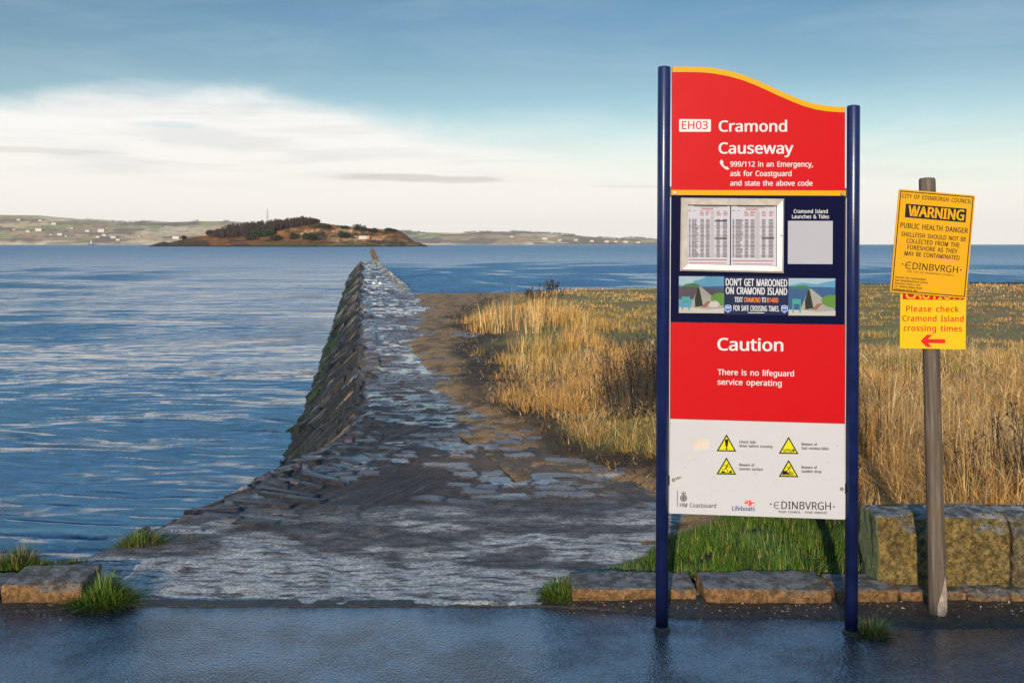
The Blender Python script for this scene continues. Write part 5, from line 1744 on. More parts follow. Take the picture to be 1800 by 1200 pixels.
    bk.build('warning_triangle_border', BLK, y2, inf)
    ye.build('warning_triangle', SIGY, y3, inf)
    pk.build('pictogram', BLK, y4, inf)
    for (a, b_, x0, xa, xb, yb_) in (('Check tide', 'times before crossing', 1297.5, 1325.8, 1354.8, 778.3), ('Beware of', 'fast moving tides', 1406, 1432.5, 1452.5, 781.0),
                                     ('Beware of', 'uneven surface', 1297.8, 1324, 1338.4, 818.6), ('Beware of', 'sudden drop', 1406, 1432.5, 1440.2, 821.4)):
        tx.text(a, x0, xa, yb_, 4.4, .045, .012)
        tx.text(b_, x0, xb, yb_ + 7.0, 4.4, .045, .012)
    # coastguard mark
    tx.cut()
    tx.rect(1189.4, 863, 1190.4, 891.8)
    tx.text('HM Coastguard', 1194.4, 1257.6, 892.0, 7.2, .018, .008)
    tx.cut()
    tx.disc(1200.9, 876.2, 6.1, 20)
    for i in (-1, 0, 1):
        tx.poly([(1200.9 + i * 2.6 - .9, 868.6), (1200.9 + i * 3.4, 864.2 + abs(i) * .6), (1200.9 + i * 2.6 + .9, 868.6)])
    tx.rect(1197.8, 867.6, 1204.0, 869.2)
    tx.disc(1200.9, 863.8, .7, 8)
    # city wordmark with round E
    tx.cut()
    tx.stroke([(1367.6 + 0, 880.6), (1362.6, 880.8), (1359.4, 882.8), (1358.4, 886.4), (1359.6, 890.0), (1363, 892.2), (1367.8, 892.4)], 1.25)
    tx.stroke([(1358.6, 886.4), (1366.6, 886.4)], 1.1)
    tx.text('DINBVRGH', 1371.4, 1456.8, 892.6, 13.0, .012, .006)
    tx.disc(1352.8, 884.6, 1.5, 10).disc(1462.2, 887.6, 1.5, 10)
    tx.text('YOUR COUNCIL - YOUR SERVICES', 1366, 1450.5, 899.6, 3.6, .05, .008, 50)
    tx.build('black_lettering', BLK, y2, inf)
    Letters(fx).disc(1200.9, 876.2, 4.9, 20).build('badge_ring', OFFW, y3, inf)
    Letters(fx).disc(1200.9, 876.2, 4.1, 18).build('badge_core', BLK, y4, inf)
    Letters(fx).text('CG', 1198.2, 1203.6, 878.3, 4.2, .02).build('badge_lettering', OFFW, y4 - .0009, inf)
    Letters(fx).text('Lifeboats', 1285.8, 1325, 896.6, 7.4, .035, .006).build('blue_lettering', DBLUE, y2, inf)
    fl = [(1307.2, 878.0), (1313, 879.4), (1319, 878.2), (1324, 879.6), (1325.2, 888.6), (1320, 887.6), (1314.4, 888.8), (1309.2, 887.6)]
    Letters(fx).poly(fl).build('flag', vinyl('flag_red', (.55, .06, .05), wear=0), y2, inf)
    g = Letters(fx)
    for (a, b_, c, d) in ((1308.3, 879.3, 1311, 881.2), (1318.5, 879.2, 1323.6, 881.4), (1309.6, 884.8, 1312.6, 887.4), (1319.6, 884.4, 1324.2, 887.2), (1313.4, 880.6, 1314.4, 887.6)):
        g.rect(a, b_, c, d)
    g.build('flag_field', LETW, y3, inf)
    Letters(fx).rect(1307.2, 881.8, 1309.6, 883.4).build('flag_canton', DBLUE, y3, inf)
    # torn sticker remains, chips and bolts
    Letters(fx).poly([(1216.5, 772.2), (1232, 772.8), (1240, 771.6), (1243.8, 775), (1246, 779.5), (1244.4, 789.6), (1226, 790.6), (1217.6, 791.6)]).build('sticker_remains', vinyl('old_glue', (.50, .425, .36), .8, .6), y2, inf)
    ch = Letters(fx)
    for _ in range(26):
        cx, cy, r = rg.uniform(1185, 1474), rg.uniform(752, 897), rg.uniform(.35, .95)
        ch.disc(cx, cy, r, 7)
    ch.poly([(1185, 841.5), (1191, 839), (1198, 838.6), (1195, 842), (1189, 844.6)])
    ch.build('chipped_spot', vinyl('rust_chip', (.22, .17, .11), .8, .3), y2, inf)

    def bolt(px, py, m, par, r=.0075):
        x, z = fx(px, py)
        b_ = MB().lathe([(r, 0), (r, .004), (r * .7, .007)], 0, 0, 12).build('bolt', m, par)
        b_.matrix_local = Matrix.Translation((x, T0 - .003, z)) @ Matrix.Rotation(R(90), 4, 'X')
    bolt(1183, 340, LETW, hd)
    bolt(1473.5, 341.6, STEEL, hd)
    bolt(1182.8, 844.4, STEEL, inf)
    bolt(1475.2, 856.0, STEEL, inf)
    # brackets joining boards to posts
    for px, py in ((1175, 338), (1482, 340), (1174.6, 846), (1483, 856)):
        x, z = fx(px, py)
        MB().box(x - .008, x + .008, -.006, .012, z - .022, z + .022).build('bracket', NAVYB, root)
    # pale edging strips down both sides
    for x0, x1, ya, yb_ in ((1175.3, 1176.5, 346, 903), (1481.4, 1482.4, 347, 909)):
        a, b_ = fx(x0, yb_), fx(x1, ya)
        MB().box(a[0], b_[0], -.006, .010, a[1], b_[1]).build('edge_strip', OFFW, root)
    return root


tall_sign()


# ---- wooden post with two yellow signs
def wood_mat():
    m, t, p = new_mat('grey_wood')
    co = objco(t)
    g = noise(t, scaled(t, co, (60, 60, 3.0)), 1.0, 5, .65, .3)
    b = noise(t, co, 5, 4, .6)
    c = ramp(t, g, [(.25, (.026, .019, .014)), (.5, (.085, .064, .047)), (.75, (.17, .135, .105))])
    c = mixc(t, m_(t, 'MULTIPLY', sstep(t, b, .45, .7), .6), c, (.10, .062, .034))
    t.links.new(c, p.inputs['Base Color'])
    p.inputs['Roughness'].default_value = .62
    p.inputs['Specular IOR Level'].default_value = .3
    bump(t, p, g, .7, .006)
    return m


MAT_POST = wood_mat()
PY = 4.43
base = at(1648.5, 1084, PY)
topv = at(1629.5, 313, PY)
H = topv.z
prof = [(.0385, -.06), (.0385, .02), (.037, .4), (.0362, 1.0), (.0350, H - .012), (.033, H), (.012, H + .002)]
n = 28
ring = []
pr2 = []
for (r, z) in [(np.interp(zz, [-.06, .02, .4, 1.0, H], [.0385, .0385, .037, .0362, .0348]), zz) for zz in np.linspace(-.06, H - .01, 60)] + [(.031, H), (.008, H + .003)]:
    pr2.append((r, z))
mb = MB().lathe(pr2, 0, 0, n)
mb.v = [(x * (1 + .05 * (vn2(math.atan2(y, x) * 2.2, z * 2.5, 3) - .5)), y * (1 + .05 * (vn2(math.atan2(y, x) * 2.2 + 5, z * 2.5, 4) - .5)), z) for x, y, z in mb.v]
wp = mb.build('wooden_post', MAT_POST, smooth=True)
wp.location = (base.x, PY, 0)
wp.rotation_euler = (0, math.atan2(topv.x - base.x, H), 0)
tag(wp, 'leaning grey round wooden post carrying two yellow signs', 'post')
fl = MB()
fl.add([(-.018, -.0395, .015), (.012, -.0405, .005), (.030, -.030, .03), (.031, -.027, .12), (.024, -.032, .19), (.006, -.0395, .12), (-.016, -.0388, .06)],
       [(0, 1, 2, 3, 4, 5, 6)])
fl.build('split_flake', plain('bare_wood_flake', (.34, .27, .21), (.22, .17, .13), 30, .7), wp)

k2 = (PY - .045) / F
# lower sign, upright
CS = Vector((1639.5, 564))
c0 = at(CS.x, CS.y, PY - .045)
cs = empty('caution_sign', c0, 'lower plain yellow sign with red lettering and red arrow on the wooden post', 'sign', 'yellow signs on the wooden post', rot=(0, R(.6), R(-1)))
fy = lambda px, py: ((px - CS.x) * k2, (CS.y - py) * k2)
YB = vinyl('bright_yellow', (0.5332, 0.344, 0.01032), wear=.10)
YA = vinyl('amber_yellow', (0.516, 0.258, 0.0086), wear=.12)
REDD = vinyl('dark_red_print', (0.43, 0.0086, 0.01032), wear=.05)
cb = MB().prism([fy(1582.6, 612.8), fy(1697.4, 613.2), fy(1697.4, 470), fy(1582.6, 470)], 0, .004).build('board', YB, cs)
Letters(fy).rect(1586.5, 503, 1693.5, 526.5).build('red_band', REDD, -.0009, cs)
Letters(fy).text('CAUTION', 1592, 1688, 525.0, 17.5, .035).build('caution_lettering', YB, -.0018, cs)
L = Letters(fy)
L.text('Please check', 1593.2, 1684.6, 547.8, 9.8, .026, 0, 24)
L.text('Cramond Island', 1586.6, 1693.0, 564.6, 9.8, .026, 0, 24)
L.text('crossing times', 1589.0, 1690.4, 581.8, 9.8, .026, 0, 24)
L.build('lettering', REDD, -.0009, cs)
Letters(fy).poly([(1618.5, 599.2), (1629.5, 588.2), (1639.0, 588.4), (1631.5, 595.8), (1661.6, 595.8), (1661.6, 602.8), (1631.5, 602.8), (1638.6, 609.6), (1629, 609.6)]).build('arrow', REDP, -.0009, cs)

# upper sign, tilted
WS = Vector((1639.2, 428.4))
c1 = at(WS.x, WS.y, PY - .058)
ws = empty('warning_sign', c1, 'upper tilted amber sign with black border and black WARNING lettering on the wooden post', 'sign', 'yellow signs on the wooden post', rot=(0, R(5.0), R(-1.5)))
k3 = (PY - .058) / F
WW, WH = 133.0, 181.5          # sign size in pixels of the photo
fz = lambda u, v: ((u - WW / 2) * k3, (WH / 2 - v) * k3)    # own pixels from the upper left corner
rc = 2.0
MB().prism([fz(rc, WH), fz(WW - rc, WH), fz(WW, WH - rc), fz(WW, rc), fz(WW - rc, 0), fz(rc, 0), fz(0, rc), fz(0, WH - rc)], 0, .004).build('board', YA, ws)
bd = Letters(fz)
a, b_ = 2.6, 1.6
bd.rect(a, a, WW - a, a + b_).rect(a, WH - a - b_, WW - a, WH - a).rect(a, a + b_, a + b_, WH - a - b_).rect(WW - a - b_, a + b_, WW - a, WH - a - b_)
bd.build('border', BLK, -.0009, ws)
Letters(fz).rect(14.2, 24.6, 120.2, 48.6).build('black_band', BLK, -.0009, ws)
Letters(fz).text('WARNING', 20, 116, 45.2, 17.6, .05).build('band_lettering', YA, -.0018, ws)
L = Letters(fz)
L.text('CITY OF EDINBURGH COUNCIL', 6.6, 127.6, 14.8, 7.2, .022, 0, 20)
L.text('PUBLIC HEALTH DANGER', 8.2, 125.4, 67.2, 8.8, .026, 0, 12)
L.text('SHELLFISH SHOULD NOT BE', 11, 123.6, 82.0, 7.6, .026, 0, 12)
L.text('COLLECTED FROM THE', 21, 113, 93.0, 7.6, .026, 0, 12)
L.text('FORESHORE AS THEY', 23.5, 110.8, 104.0, 7.6, .026, 0, 12)
L.text('MAY BE CONTAMINATED', 19.5, 115, 115.2, 7.6, .026, 0, 12)
L.stroke([(32.6, 126.6), (27.4, 126.7), (24, 128.4), (22.8, 132.2), (24, 135.8), (27.4, 137.8), (32.6, 137.9)], 1.5)
L.stroke([(23, 132.2), (31.6, 132.2)], 1.3)
L.text('DINBVRGH', 35.4, 114.4, 138.2, 11.6, .010)
L.disc(17.6, 131, 1.4, 10).disc(119.2, 132, 1.4, 10)
L.text('THE CITY OF EDINBURGH COUNCIL', 26.5, 108, 144.2, 2.9, .03, 0, 50)
for i, (s_, x1) in enumerate((('Services For Communities', 61), ('East Neighbourhood Centre', 64), ('Business Centre 2:03', 51.5), ('101 Niddrie Mains Road', 54.5), ('Edinburgh EH16 4DS', 47))):
    L.text(s_, 6.8, x1, 156.0 + i * 5.3, 3.2, .04, 0, 10)
L.build('lettering', BLK, -.0009, ws)
Letters(fz).poly([(70, 114), (78, 112), (86, 113.5), (95, 111.5), (104, 114), (111, 116), (108, 121), (100, 119), (92, 122), (82, 120.5), (73, 121)]).build('rubbed_patch', vinyl('rubbed_amber', (.62, .24, .05), .7, .6), -.0004, ws)
for (u, v) in ((WW / 2 + 2, 6.5), (WW / 2 + 4, WH - 7)):
    x, z = fz(u, v)
    bt = MB().lathe([(.004, 0), (.004, .002), (.002, .003)], 0, 0, 10).build('bolt', YA, ws)
    bt.matrix_local = Matrix.Translation((x, 0, z)) @ Matrix.Rotation(R(90), 4, 'X')
# ================================================================== VEGETATION
NPR = np.random.default_rng(42)


def blades(bx, by, bz, h, w, lean, az, col, seg=3, curl=0.6, tipc=1.15):
    """many tapering bent blades as arrays; returns vertices, quads, tris, colours"""
    n = len(bx)
    t = np.linspace(0, 1, seg + 1)
    side = az + np.pi / 2 + NPR.normal(0, .5, n)
    V = np.zeros((n, 2 * seg + 1, 3))
    C = np.zeros((n, 2 * seg + 1, 3))
    for i, tt in enumerate(t):
        out = lean * h * (tt * (1 - curl) + curl * tt * tt)
        cx, cy = bx + np.cos(az) * out, by + np.sin(az) * out
        cz = bz + h * (tt - 0.35 * np.clip(lean, 0, 1.6) * tt * tt * .9)
        ww = w * (1 - tt) ** 0.7 * .5
        k = 0.55 + (tipc - 0.55) * min(1.0, tt * 1.6)
        if i < seg:
            V[:, 2 * i] = np.stack([cx - np.cos(side) * ww, cy - np.sin(side) * ww, cz], 1)
            V[:, 2 * i + 1] = np.stack([cx + np.cos(side) * ww, cy + np.sin(side) * ww, cz], 1)
            C[:, 2 * i] = C[:, 2 * i + 1] = col
        else:
            V[:, 2 * i] = np.stack([cx, cy, cz], 1)
            C[:, 2 * i] = col * 1.1
    b = (np.arange(n) * (2 * seg + 1))[:, None]
    Q = np.concatenate([b + np.array([[2 * i, 2 * i + 1, 2 * i + 3, 2 * i + 2]]) for i in range(seg - 1)], 0)
    T = b + np.array([[2 * seg - 2, 2 * seg - 1, 2 * seg]])
    return V.reshape(-1, 3), Q, T, C.reshape(-1, 3)


def merge(parts):
    Vs, Qs, Ts, Cs, o = [], [], [], [], 0
    for V, Q, T, C in parts:
        Vs.append(V)
        Qs.append(Q + o)
        Ts.append(T + o)
        Cs.append(C)
        o += len(V)
    return np.concatenate(Vs), np.concatenate(Qs), np.concatenate(Ts), np.concatenate(Cs)


MAT_DRY = blade_mat('dry_grass', .55, .25)
MAT_GREEN = blade_mat('green_grass', .45, .35)
STRAW = np.array([[.50, .27, .072], [.44, .215, .048], [.60, .37, .13], [.36, .155, .034], [.66, .47, .22], [.26, .16, .035]]) * 1.1


def dry_field():
    parts = []
    # tussocks: density thins with distance, blades grow wider so that far tufts stay whole
    for (y0, y1, dens, nb) in ((4.95, 7.5, 60, 56), (7.5, 10.5, 38, 48), (10.5, 16, 18, 38), (16, 24, 8.5, 28), (24, 34.5, 4.2, 24)):
        xmax = y1 * .66 + 1.2
        N = int(dens * (xmax + 1.5) * (y1 - y0))
        x, y = NPR.uniform(-1.5, xmax, N), NPR.uniform(y0, y1, N)
        g = x - x_grass(np.minimum(y, 33)) + (fbm(x * 1.6, y * 1.3, 3, 501) - .5) * .9
        ok = (g > 0.05) & (x < y * .66 + 1.2)
        ok &= ~((x > 1.62) & (y < 5.0)) & ~((x < 1.70) & (y < 5.75))
        ok &= fbm(x * 1.1, y * .8, 3, 503) > 0.40 - .25 * (y < 12)
        x, y, g = x[ok], y[ok], g[ok]
        # height: rank behind the blocks, bleached clump on the left, short sward in the middle distance
        n1 = fbm(x * .7, y * .45, 3, 505)
        hh = .05 + .20 * n1
        hh = np.where(y < 13, .14 + .40 * n1 ** 1.2, hh)
        hh = hh + .22 * ss(x, 1.5, 2.1) * ss(y, 9.5, 6.8)
        hh = hh * np.interp(y, [9, 12, 15], [1, .9, .55])
        hh = hh * (0.45 + .55 * ss(g, 0.0, .9))
        clump = np.exp(-(((x - .25 - (20 - y) * .035) / 1.10) ** 2 + ((y - 18.5) / 3.6) ** 2))
        hh = hh + .72 * clump * (.6 + .6 * n1)
        hh = hh * (1 - .6 * np.exp(-(((x - 1.12) / .40) ** 2 + ((y - 8.7) / .55) ** 2)))
        gr = ss(fbm(x * .45, y * .22, 3, 507), .47, .60) * ss(y, 10, 15) * .65 * (1 - clump)
        gr = np.maximum(gr, .7 * ss(fbm(x * .8, y * .5, 3, 513), .56, .64) * ss(y, 14, 12) * ss(y, 7.0, 7.8))
        hh = hh * (1 - .68 * ss(fbm(x * .9 + 7, y * .6, 3, 515), .52, .62) * ss(y, 14, 12))
        gr = np.maximum(gr, .8 * np.exp(-(((x - 1.05) / .42) ** 2 + ((y - 8.1) / .35) ** 2)))
        ti = np.clip((fbm(x * .9, y * .6, 3, 509) * 9 - 2.2 + 1.3 * ss(x, 1.5, 2) * ss(y, 10, 8) + 1.6 * clump + NPR.normal(0, .9, len(x))).astype(int), 0, 5)
        m = len(x)
        rep = np.repeat(np.arange(m), nb)
        k = len(rep)
        spread = .09 * np.maximum(1, y[rep] / 11)
        ang = NPR.uniform(0, 2 * np.pi, k)
        rr = np.abs(NPR.normal(0, 1, k)) * spread
        bx, by = x[rep] + np.cos(ang) * rr, y[rep] + np.sin(ang) * rr
        h = hh[rep] * NPR.uniform(.5, 1.25, k)
        lean = np.abs(NPR.normal(.55, .55, k) + .35 * (y[rep] < 12)) * (1 - .75 * clump[rep])
        az_ = ang + NPR.normal(0, .9, k)
        w = NPR.uniform(.0022, .0052, k) * np.maximum(1, by / 7.5)
        tone = STRAW[np.clip(ti[rep] + NPR.integers(-1, 2, k), 0, 5)]
        gc = np.array([.27, .22, .048])
        mixg = (gr[rep] * NPR.uniform(.4, 1.2, k)).clip(0, 1)[:, None]
        col = tone * (1 - mixg) + gc * mixg
        col = col * NPR.uniform(.6, 1.15, k)[:, None]
        parts.append(blades(bx, by, z_land(bx, by) - .012, h, w, lean, az_, col))
    # broken stems hanging across the stand
    n = 15000
    y = 5.0 + NPR.random(n) ** 1.4 * 8.0
    x = NPR.uniform(-.3, 1, n) * (y * .63 + .9)
    g = x - x_grass(y)
    ok = (g > .15) & (x < y * .66 + 1.2) & ~((x < 1.72) & (y < 5.75))
    x, y, g = x[ok], y[ok], g[ok]
    n = len(x)
    up = (.05 + .34 * NPR.random(n)) * (.35 + .65 * ss(x, 1.3, 2.0)) * ss(g, 0, .8)
    tone = STRAW[NPR.choice([0, 2, 2, 4, 4, 5], n)] * NPR.uniform(.75, 1.2, n)[:, None]
    parts.append(blades(x, y, z_land(x, y) + up, NPR.uniform(.05, .16, n), NPR.uniform(.003, .0055, n), NPR.uniform(1.0, 3.2, n), NPR.uniform(0, 6.28, n), tone))
    V, Q, T, C = merge(parts)
    o = obj('dry_grass', mesh_np('dry_grass', V, Q, T, cols=C), MAT_DRY)
    tag(o, 'straw coloured winter grass covering the land right of the causeway', 'grass', kind='stuff')
    print('dry blades', len(T))


dry_field()


def litter():
    """dead stalks and weed wrack lying on the earth rim along the grass edge"""
    n = 3600
    y = NPR.uniform(6.6, 30, n) ** 1.0
    y = 6.4 + (NPR.random(n) ** 2.0) * 24
    x = x_grass(y) + NPR.normal(-.15, .25, n)
    ok = x > x_soil(y) + .1
    x, y = x[ok], y[ok]
    n = len(x)
    dark = NPR.random(n) < .72
    col = np.where(dark[:, None], np.array([[.026, .019, .012]]), STRAW[NPR.integers(0, 6, n)] * .7)
    h = NPR.uniform(.03, .085, n)
    b = blades(x, y, z_land(x, y) + .008, h, NPR.uniform(.004, .009, n) * np.maximum(1, y / 12), NPR.uniform(1.2, 2.2, n), NPR.uniform(0, 6.28, n), col)
    tag(obj('plant_litter', mesh_np('plant_litter', b[0], b[1], b[2], cols=b[3]), MAT_DRY), 'dark dead stalks littering the earth along the grass edge', 'litter', kind='stuff')


litter()


def green_patch():
    n = 30000
    x, y = NPR.uniform(.05, 1.95, n), NPR.uniform(4.72, 6.15, n)
    g = x - x_soil(y) + (fbm(x * 5, y * 5, 3, 521) - .5) * .28
    ok = (g > .04) & (y < 5.95 + (fbm(x * 4, y * 0, 2, 523) - .5) * .4) & ~((x > 1.70) & (y < 4.95))
    ok &= (y > 4.775 + .06 * fbm(x * 9, y * 0 + 3, 2, 525)) | ((x > .60) & (x < .80) & (y > 4.74) & (NPR.random(n) < .5))
    ok &= fbm(x * 3, y * 3, 3, 527) > .30
    x, y = x[ok], y[ok]
    n = len(x)
    cl = fbm(x * 6, y * 6, 3, 529)
    h = (.035 + .085 * cl ** 1.3) * NPR.uniform(.6, 1.35, n)
    h = h * (.55 + .45 * ss(x, .4, 1.1))
    kind = NPR.random(n)
    col = np.where(kind[:, None] < .62, np.array([[.055, .125, .012]]), np.where(kind[:, None] < .90, np.array([[.10, .165, .022]]), np.array([[.30, .24, .07]])))
    col = col * NPR.uniform(.55, 1.2, n)[:, None] * (.55 + .9 * cl)[:, None]
    b = blades(x, y, z_land(x, y) - .004, h, NPR.uniform(.0028, .0052, n), np.abs(NPR.normal(.4, .35, n)), fbm(x * 2.2, y * 2.2, 2, 531) * 12 + NPR.normal(0, .9, n), col)
    tag(obj('green_grass', mesh_np('green_grass', b[0], b[1], b[2], cols=b[3]), MAT_GREEN), 'lush green grass growing behind the kerb under the tall sign', 'grass', kind='stuff')


green_patch()


def tuft(cx, cy, cz, rx, ry, h, n, label, dry=.12, seed=0, tone=1.0, hang=0.0, ball=.6):
    g = np.random.default_rng(seed)
    n = int(n * 3.0)
    a, r = g.uniform(0, 2 * np.pi, n), np.sqrt(g.random(n))
    x, y = np.cos(a) * r * rx, np.sin(a) * r * ry
    h = h * .78
    hh = h * (1 - ball * r ** 2) * g.uniform(.55, 1.2, n)
    hh = hh * (.35 + 1.3 * fbm(x * 16 + seed * 3, y * 16, 3, 700 + seed))
    kind = g.random(n)
    col = np.where(kind[:, None] < dry, np.array([[.26, .17, .05]]), np.where(kind[:, None] < .7, np.array([[.055, .115, .012]]), np.array([[.11, .17, .022]])))
    col = col * g.uniform(.5, 1.2, n)[:, None] * tone
    z = -hang * r
    b = blades(x, y, z - .006, hh, g.uniform(.004, .007, n), np.abs(g.normal(.6, .5, n)) * (.5 + r), a + g.normal(0, .6, n), col)
    o = obj('grass_tuft', mesh_np('grass_tuft', b[0], b[1], b[2], cols=b[3]), MAT_GREEN)
    o.location = (cx, cy, cz)
    return tag(o, label, 'grass tuft', 'grass tufts along the road edge and verge')


tuft(-1.90, 4.60, -.01, .15, .10, .15, 1100, 'lush green tuft on the road edge, right beside the worn orange kerb stone', .08, 1)
tuft(-2.50, 5.06, -.02, .22, .12, .16, 900, 'brownish green tuft behind the left kerb stone, against the water', .30, 2, .8)
tuft(-2.05, 5.50, -.05, .13, .10, .20, 700, 'dark green tuft between the water and the cement apron behind the left kerb', .15, 3, .75)
tuft(-1.86, 5.58, -.05, .24, .075, .085, 900, 'low flat mat of grass trailing right along the apron edge', .25, 4, .8)
tuft(-2.25, 5.17, -.02, .17, .075, .06, 500, 'low brown grass mat between the two left tufts', .45, 5, .7)
tuft(.225, 4.66, -.01, .085, .09, .13, 420, 'green tuft at the left end of the right kerb', .12, 6, .85)
tuft(.70, 4.74, .055, .09, .06, .07, 300, 'small tuft drooping over the joint of the right kerb stones', .15, 7, .8, .4)
tuft(1.535, 4.23, -.01, .06, .05, .12, 150, 'sparse yellowish tuft at the foot of the right sign post', .5, 8, 1.1)
tuft(1.78, 4.62, .02, .05, .03, .06, 90, 'dark little tuft at the foot of the big mossy block', .3, 9, .5)


def weed(cx, cy, rx, ry, h, n, label, tone, seed, seeds=1.0, group=None, name='dead_weed'):
    """dead dock and thistle stalks: stems, side twigs and seed heads"""
    g = random.Random(seed)
    z0 = float(z_land(cx, cy))
    root = empty(name, (cx, cy, z0 - .02), label, 'dead plant', group)
    st, sd = MB(), []
    n = int(n * 1.5)
    seeds *= .55
    dist = max(1.0, cy / 8)
    for i in range(n):
        a, r = g.uniform(0, 6.28), g.random() ** .5
        x, y = math.cos(a) * r * rx, math.sin(a) * r * ry
        hh = h * (1 - .45 * r * r) * g.uniform(.6, 1.1)
        p0 = Vector((x, y, 0))
        d = Vector((math.cos(a) * r * .25 + g.uniform(-.12, .12), math.sin(a) * r * .2 + g.uniform(-.1, .1), 1))
        p1 = p0 + d * hh * .55 + Vector((g.uniform(-.02, .02), 0, 0))
        p2 = p1 + (d + Vector((g.uniform(-.2, .2), g.uniform(-.1, .1), 0))) * hh * .45
        w = .0036 * dist
        st.tube(p0, p1, w, w * .75, 4, False).tube(p1, p2, w * .75, w * .35, 4, False)
        for k in range(g.randint(3, 7)):
            t = g.uniform(.3, 1)
            q = p0.lerp(p1, t / .55) if t < .55 else p1.lerp(p2, (t - .55) / .45)
            e = q + Vector((g.uniform(-1, 1), g.uniform(-.6, .6), g.uniform(.5, 1.6))) * hh * .10
            st.tube(q, e, w * .5, w * .3, 3, False)
            sd.append((e, w))
        for k in range(int(8 * seeds)):
            sd.append((p1.lerp(p2, g.random()) + Vector((g.gauss(0, .008), g.gauss(0, .008), 0)) * dist, w))
    st.build('stem', plain('dead_stem', tuple(c * tone for c in (.030, .020, .013)), tuple(c * tone for c in (.018, .012, .009)), 20, .8), root)
    V, T, C = [], [], []
    for q, w in sd:
        for k in range(3):
            n0 = len(V)
            e = .0042 * dist * seeds ** .3
            V += [q + Vector((g.gauss(0, e), g.gauss(0, e), g.gauss(0, e * 1.6))) for _ in range(3)]
            T.append((n0, n0 + 1, n0 + 2))
            s = g.uniform(.5, 1.3) * tone
            C += [(.038 * s, .021 * s, .013 * s)] * 3
    o = obj('seed_head', mesh_np('seed_head', V, tris=T, cols=C), MAT_DRY, root)
    o['kind'] = 'stuff'
    return root


GW = 'dark dead weeds standing in the dry grass'
weed(1.14, 8.9, .32, .28, .84, 80, 'broad dark thicket of dead stalks left of the tall sign', 1.0, 31, 1.2, GW)
weed(1.42, 9.7, .25, .25, .72, 34, 'dark dead stalks half hidden behind the left sign post', 1.0, 32, 1.0, GW)
weed(.80, 9.4, .05, .05, .55, 4, 'few thin dead stalks at the left of the broad dark thicket', 1.3, 33, .8, GW)
weed(1.05, 28.0, .34, .30, .55, 11, 'far dark weeds rising against the water above the bleached clump', 1.0, 34, 1.4, GW)
weed(.60, 27.0, .3, .3, .36, 14, 'low far dark weeds left of those rising against the water', 1.0, 35, 1.0, GW)
weed(2.95, 5.55, .30, .25, .75, 40, 'tallest dark dead weeds behind the blocks at the right picture edge', .7, 36, 1.3, GW)
weed(2.52, 5.50, .18, .16, .62, 16, 'dark dead weeds behind the joint of the two stone blocks', .8, 37, 1.1, GW)
weed(1.80, 5.45, .14, .14, .52, 14, 'dark dead weeds between the right sign post and the wooden post', .8, 38, 1.1, GW)
weed(2.9, 8.0, .35, .25, .75, 18, 'thin brown weeds in the grass right of the wooden post', 1.3, 39, .8, GW)
weed(2.35, 6.6, .2, .2, .66, 14, 'brown weeds just right of the wooden post', 1.1, 40, .9, GW)


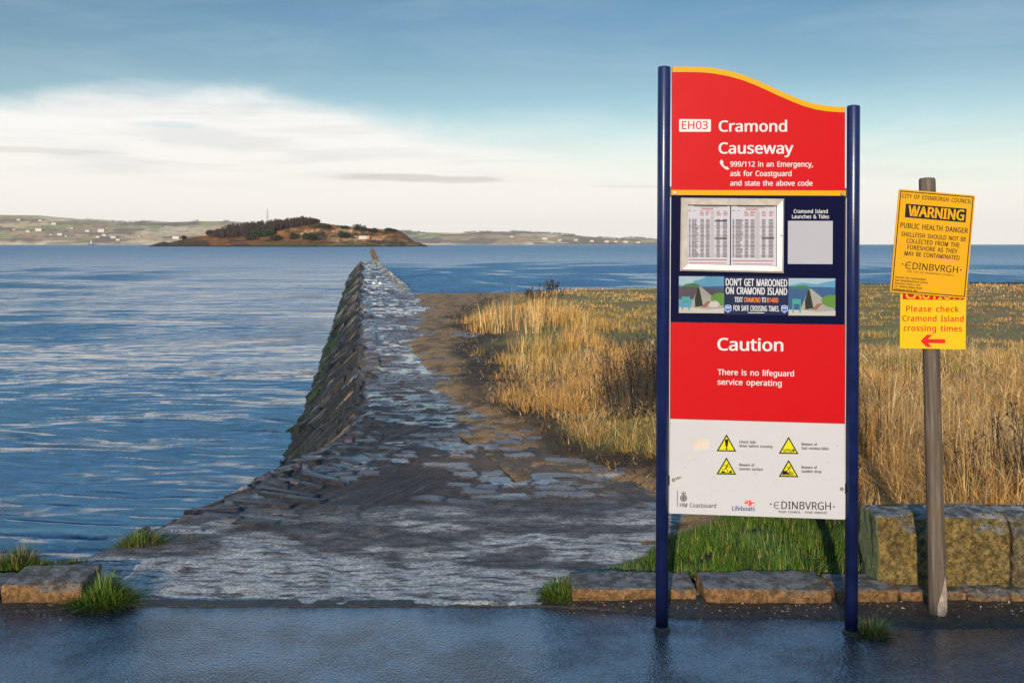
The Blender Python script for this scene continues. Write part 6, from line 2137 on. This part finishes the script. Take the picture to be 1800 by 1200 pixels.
def gutter():
    """dirt washed against the kerb, with grit and leaf scraps"""
    xs = np.linspace(-3.2, 3.2, 420)
    ys = np.linspace(0, 1, 26)
    w = .05 + .13 * ss(xs, .3, .9) + .10 * ss(xs, 1.4, 1.8) + .06 * ss(xs, -1.9, -2.3)
    w = w * np.clip(ss(xs, .12, .4) + ss(xs, -1.86, -2.1), .0, 1) + (fbm(xs * 4, xs * 0, 3, 541) - .5) * .05
    X = np.repeat(xs[:, None], 26, 1)
    Y = 4.61 - ys[None, :] * np.maximum(w, .02)[:, None] - 0.045
    Y[:, 0] = 4.62
    Z = .018 * (1 - ys[None, :]) ** .7 * np.clip(w / .12, 0, 1)[:, None] + (fbm(X * 25, Y * 25, 3, 543) - .5) * .010 - .002 - .012 * ss(ys[None, :], .8, 1) + .003
    mat = plain('gutter_dirt', (.060, .042, .026), (.028, .022, .016), 30, .55, .9, 90, .4, bdist=.01)
    tag(obj('gutter_dirt', mesh_np('gutter_dirt', np.stack([X, Y, Z], -1).reshape(-1, 3), grid_faces(420, 26)[:, ::-1]), mat, smooth=True), 'dark washed dirt lying along the foot of the kerb', 'dirt', kind='stuff')
    n = 1500
    x = np.where(NPR.random(n) < .85, NPR.uniform(.25, 3, n), NPR.uniform(-2.9, -1.9, n))
    y = 4.56 - np.abs(NPR.normal(0, .10, n))
    s = NPR.uniform(.0015, .0050, n)
    V, T, C = [], [], []
    for i in range(n):
        n0 = len(V)
        for k in range(3):
            V.append((x[i] + NPR.normal(0, s[i]), y[i] + NPR.normal(0, s[i]), .014 + abs(NPR.normal(0, s[i]))))
        T.append((n0, n0 + 1, n0 + 2))
        C += [[(.30, .22, .13), (.12, .07, .03), (.45, .38, .28), (.26, .12, .04)][i % 4]] * 3
    tag(obj('grit', mesh_np('grit', V, tris=T, cols=np.array(C)), MAT_DRY), 'grit and leaf scraps in the gutter dirt', 'litter', kind='stuff')


gutter()

# low stone wall across the road behind the camera: it keeps the road in shade and lets the sun over its coping reach the kerb
WY, WH_ = -9.0, 3.370
bw = empty('boundary_wall', (0, WY, 0), 'stone boundary wall along the far side of the road, behind the viewer', 'wall')
MAT_WALL = stone_mat('wall_stone', (.2, .19, .18), (.26, .22, .17), (.17, .14, .11))
MB().box(-32, 30, -.25, .25, -.1, WH_ - .12).build('wall_face', MAT_WALL, bw)
MB().box(-32.05, 30.05, -.30, .28, WH_ - .12, WH_).build('coping', MAT_WALL, bw)

# ---- sea air: even pale haze over the whole place
hz = MB().box(-19500, 19500, -19500, 19500, -2.6, 420).build('haze', None)
tag(hz, kind='stuff')
m = bpy.data.materials.new('haze')
m.use_nodes = True
t = m.node_tree
t.nodes.remove(t.nodes['Principled BSDF'])
pv = node(t, 'ShaderNodeVolumePrincipled')
pv.inputs['Color'].default_value = (0.95, 0.95, 0.95, 1)
pv.inputs['Density'].default_value = 2.6e-5
pv.inputs['Anisotropy'].default_value = 0.0
t.links.new(pv.outputs[0], t.nodes['Material Output'].inputs['Volume'])
hz.data.materials.append(m)
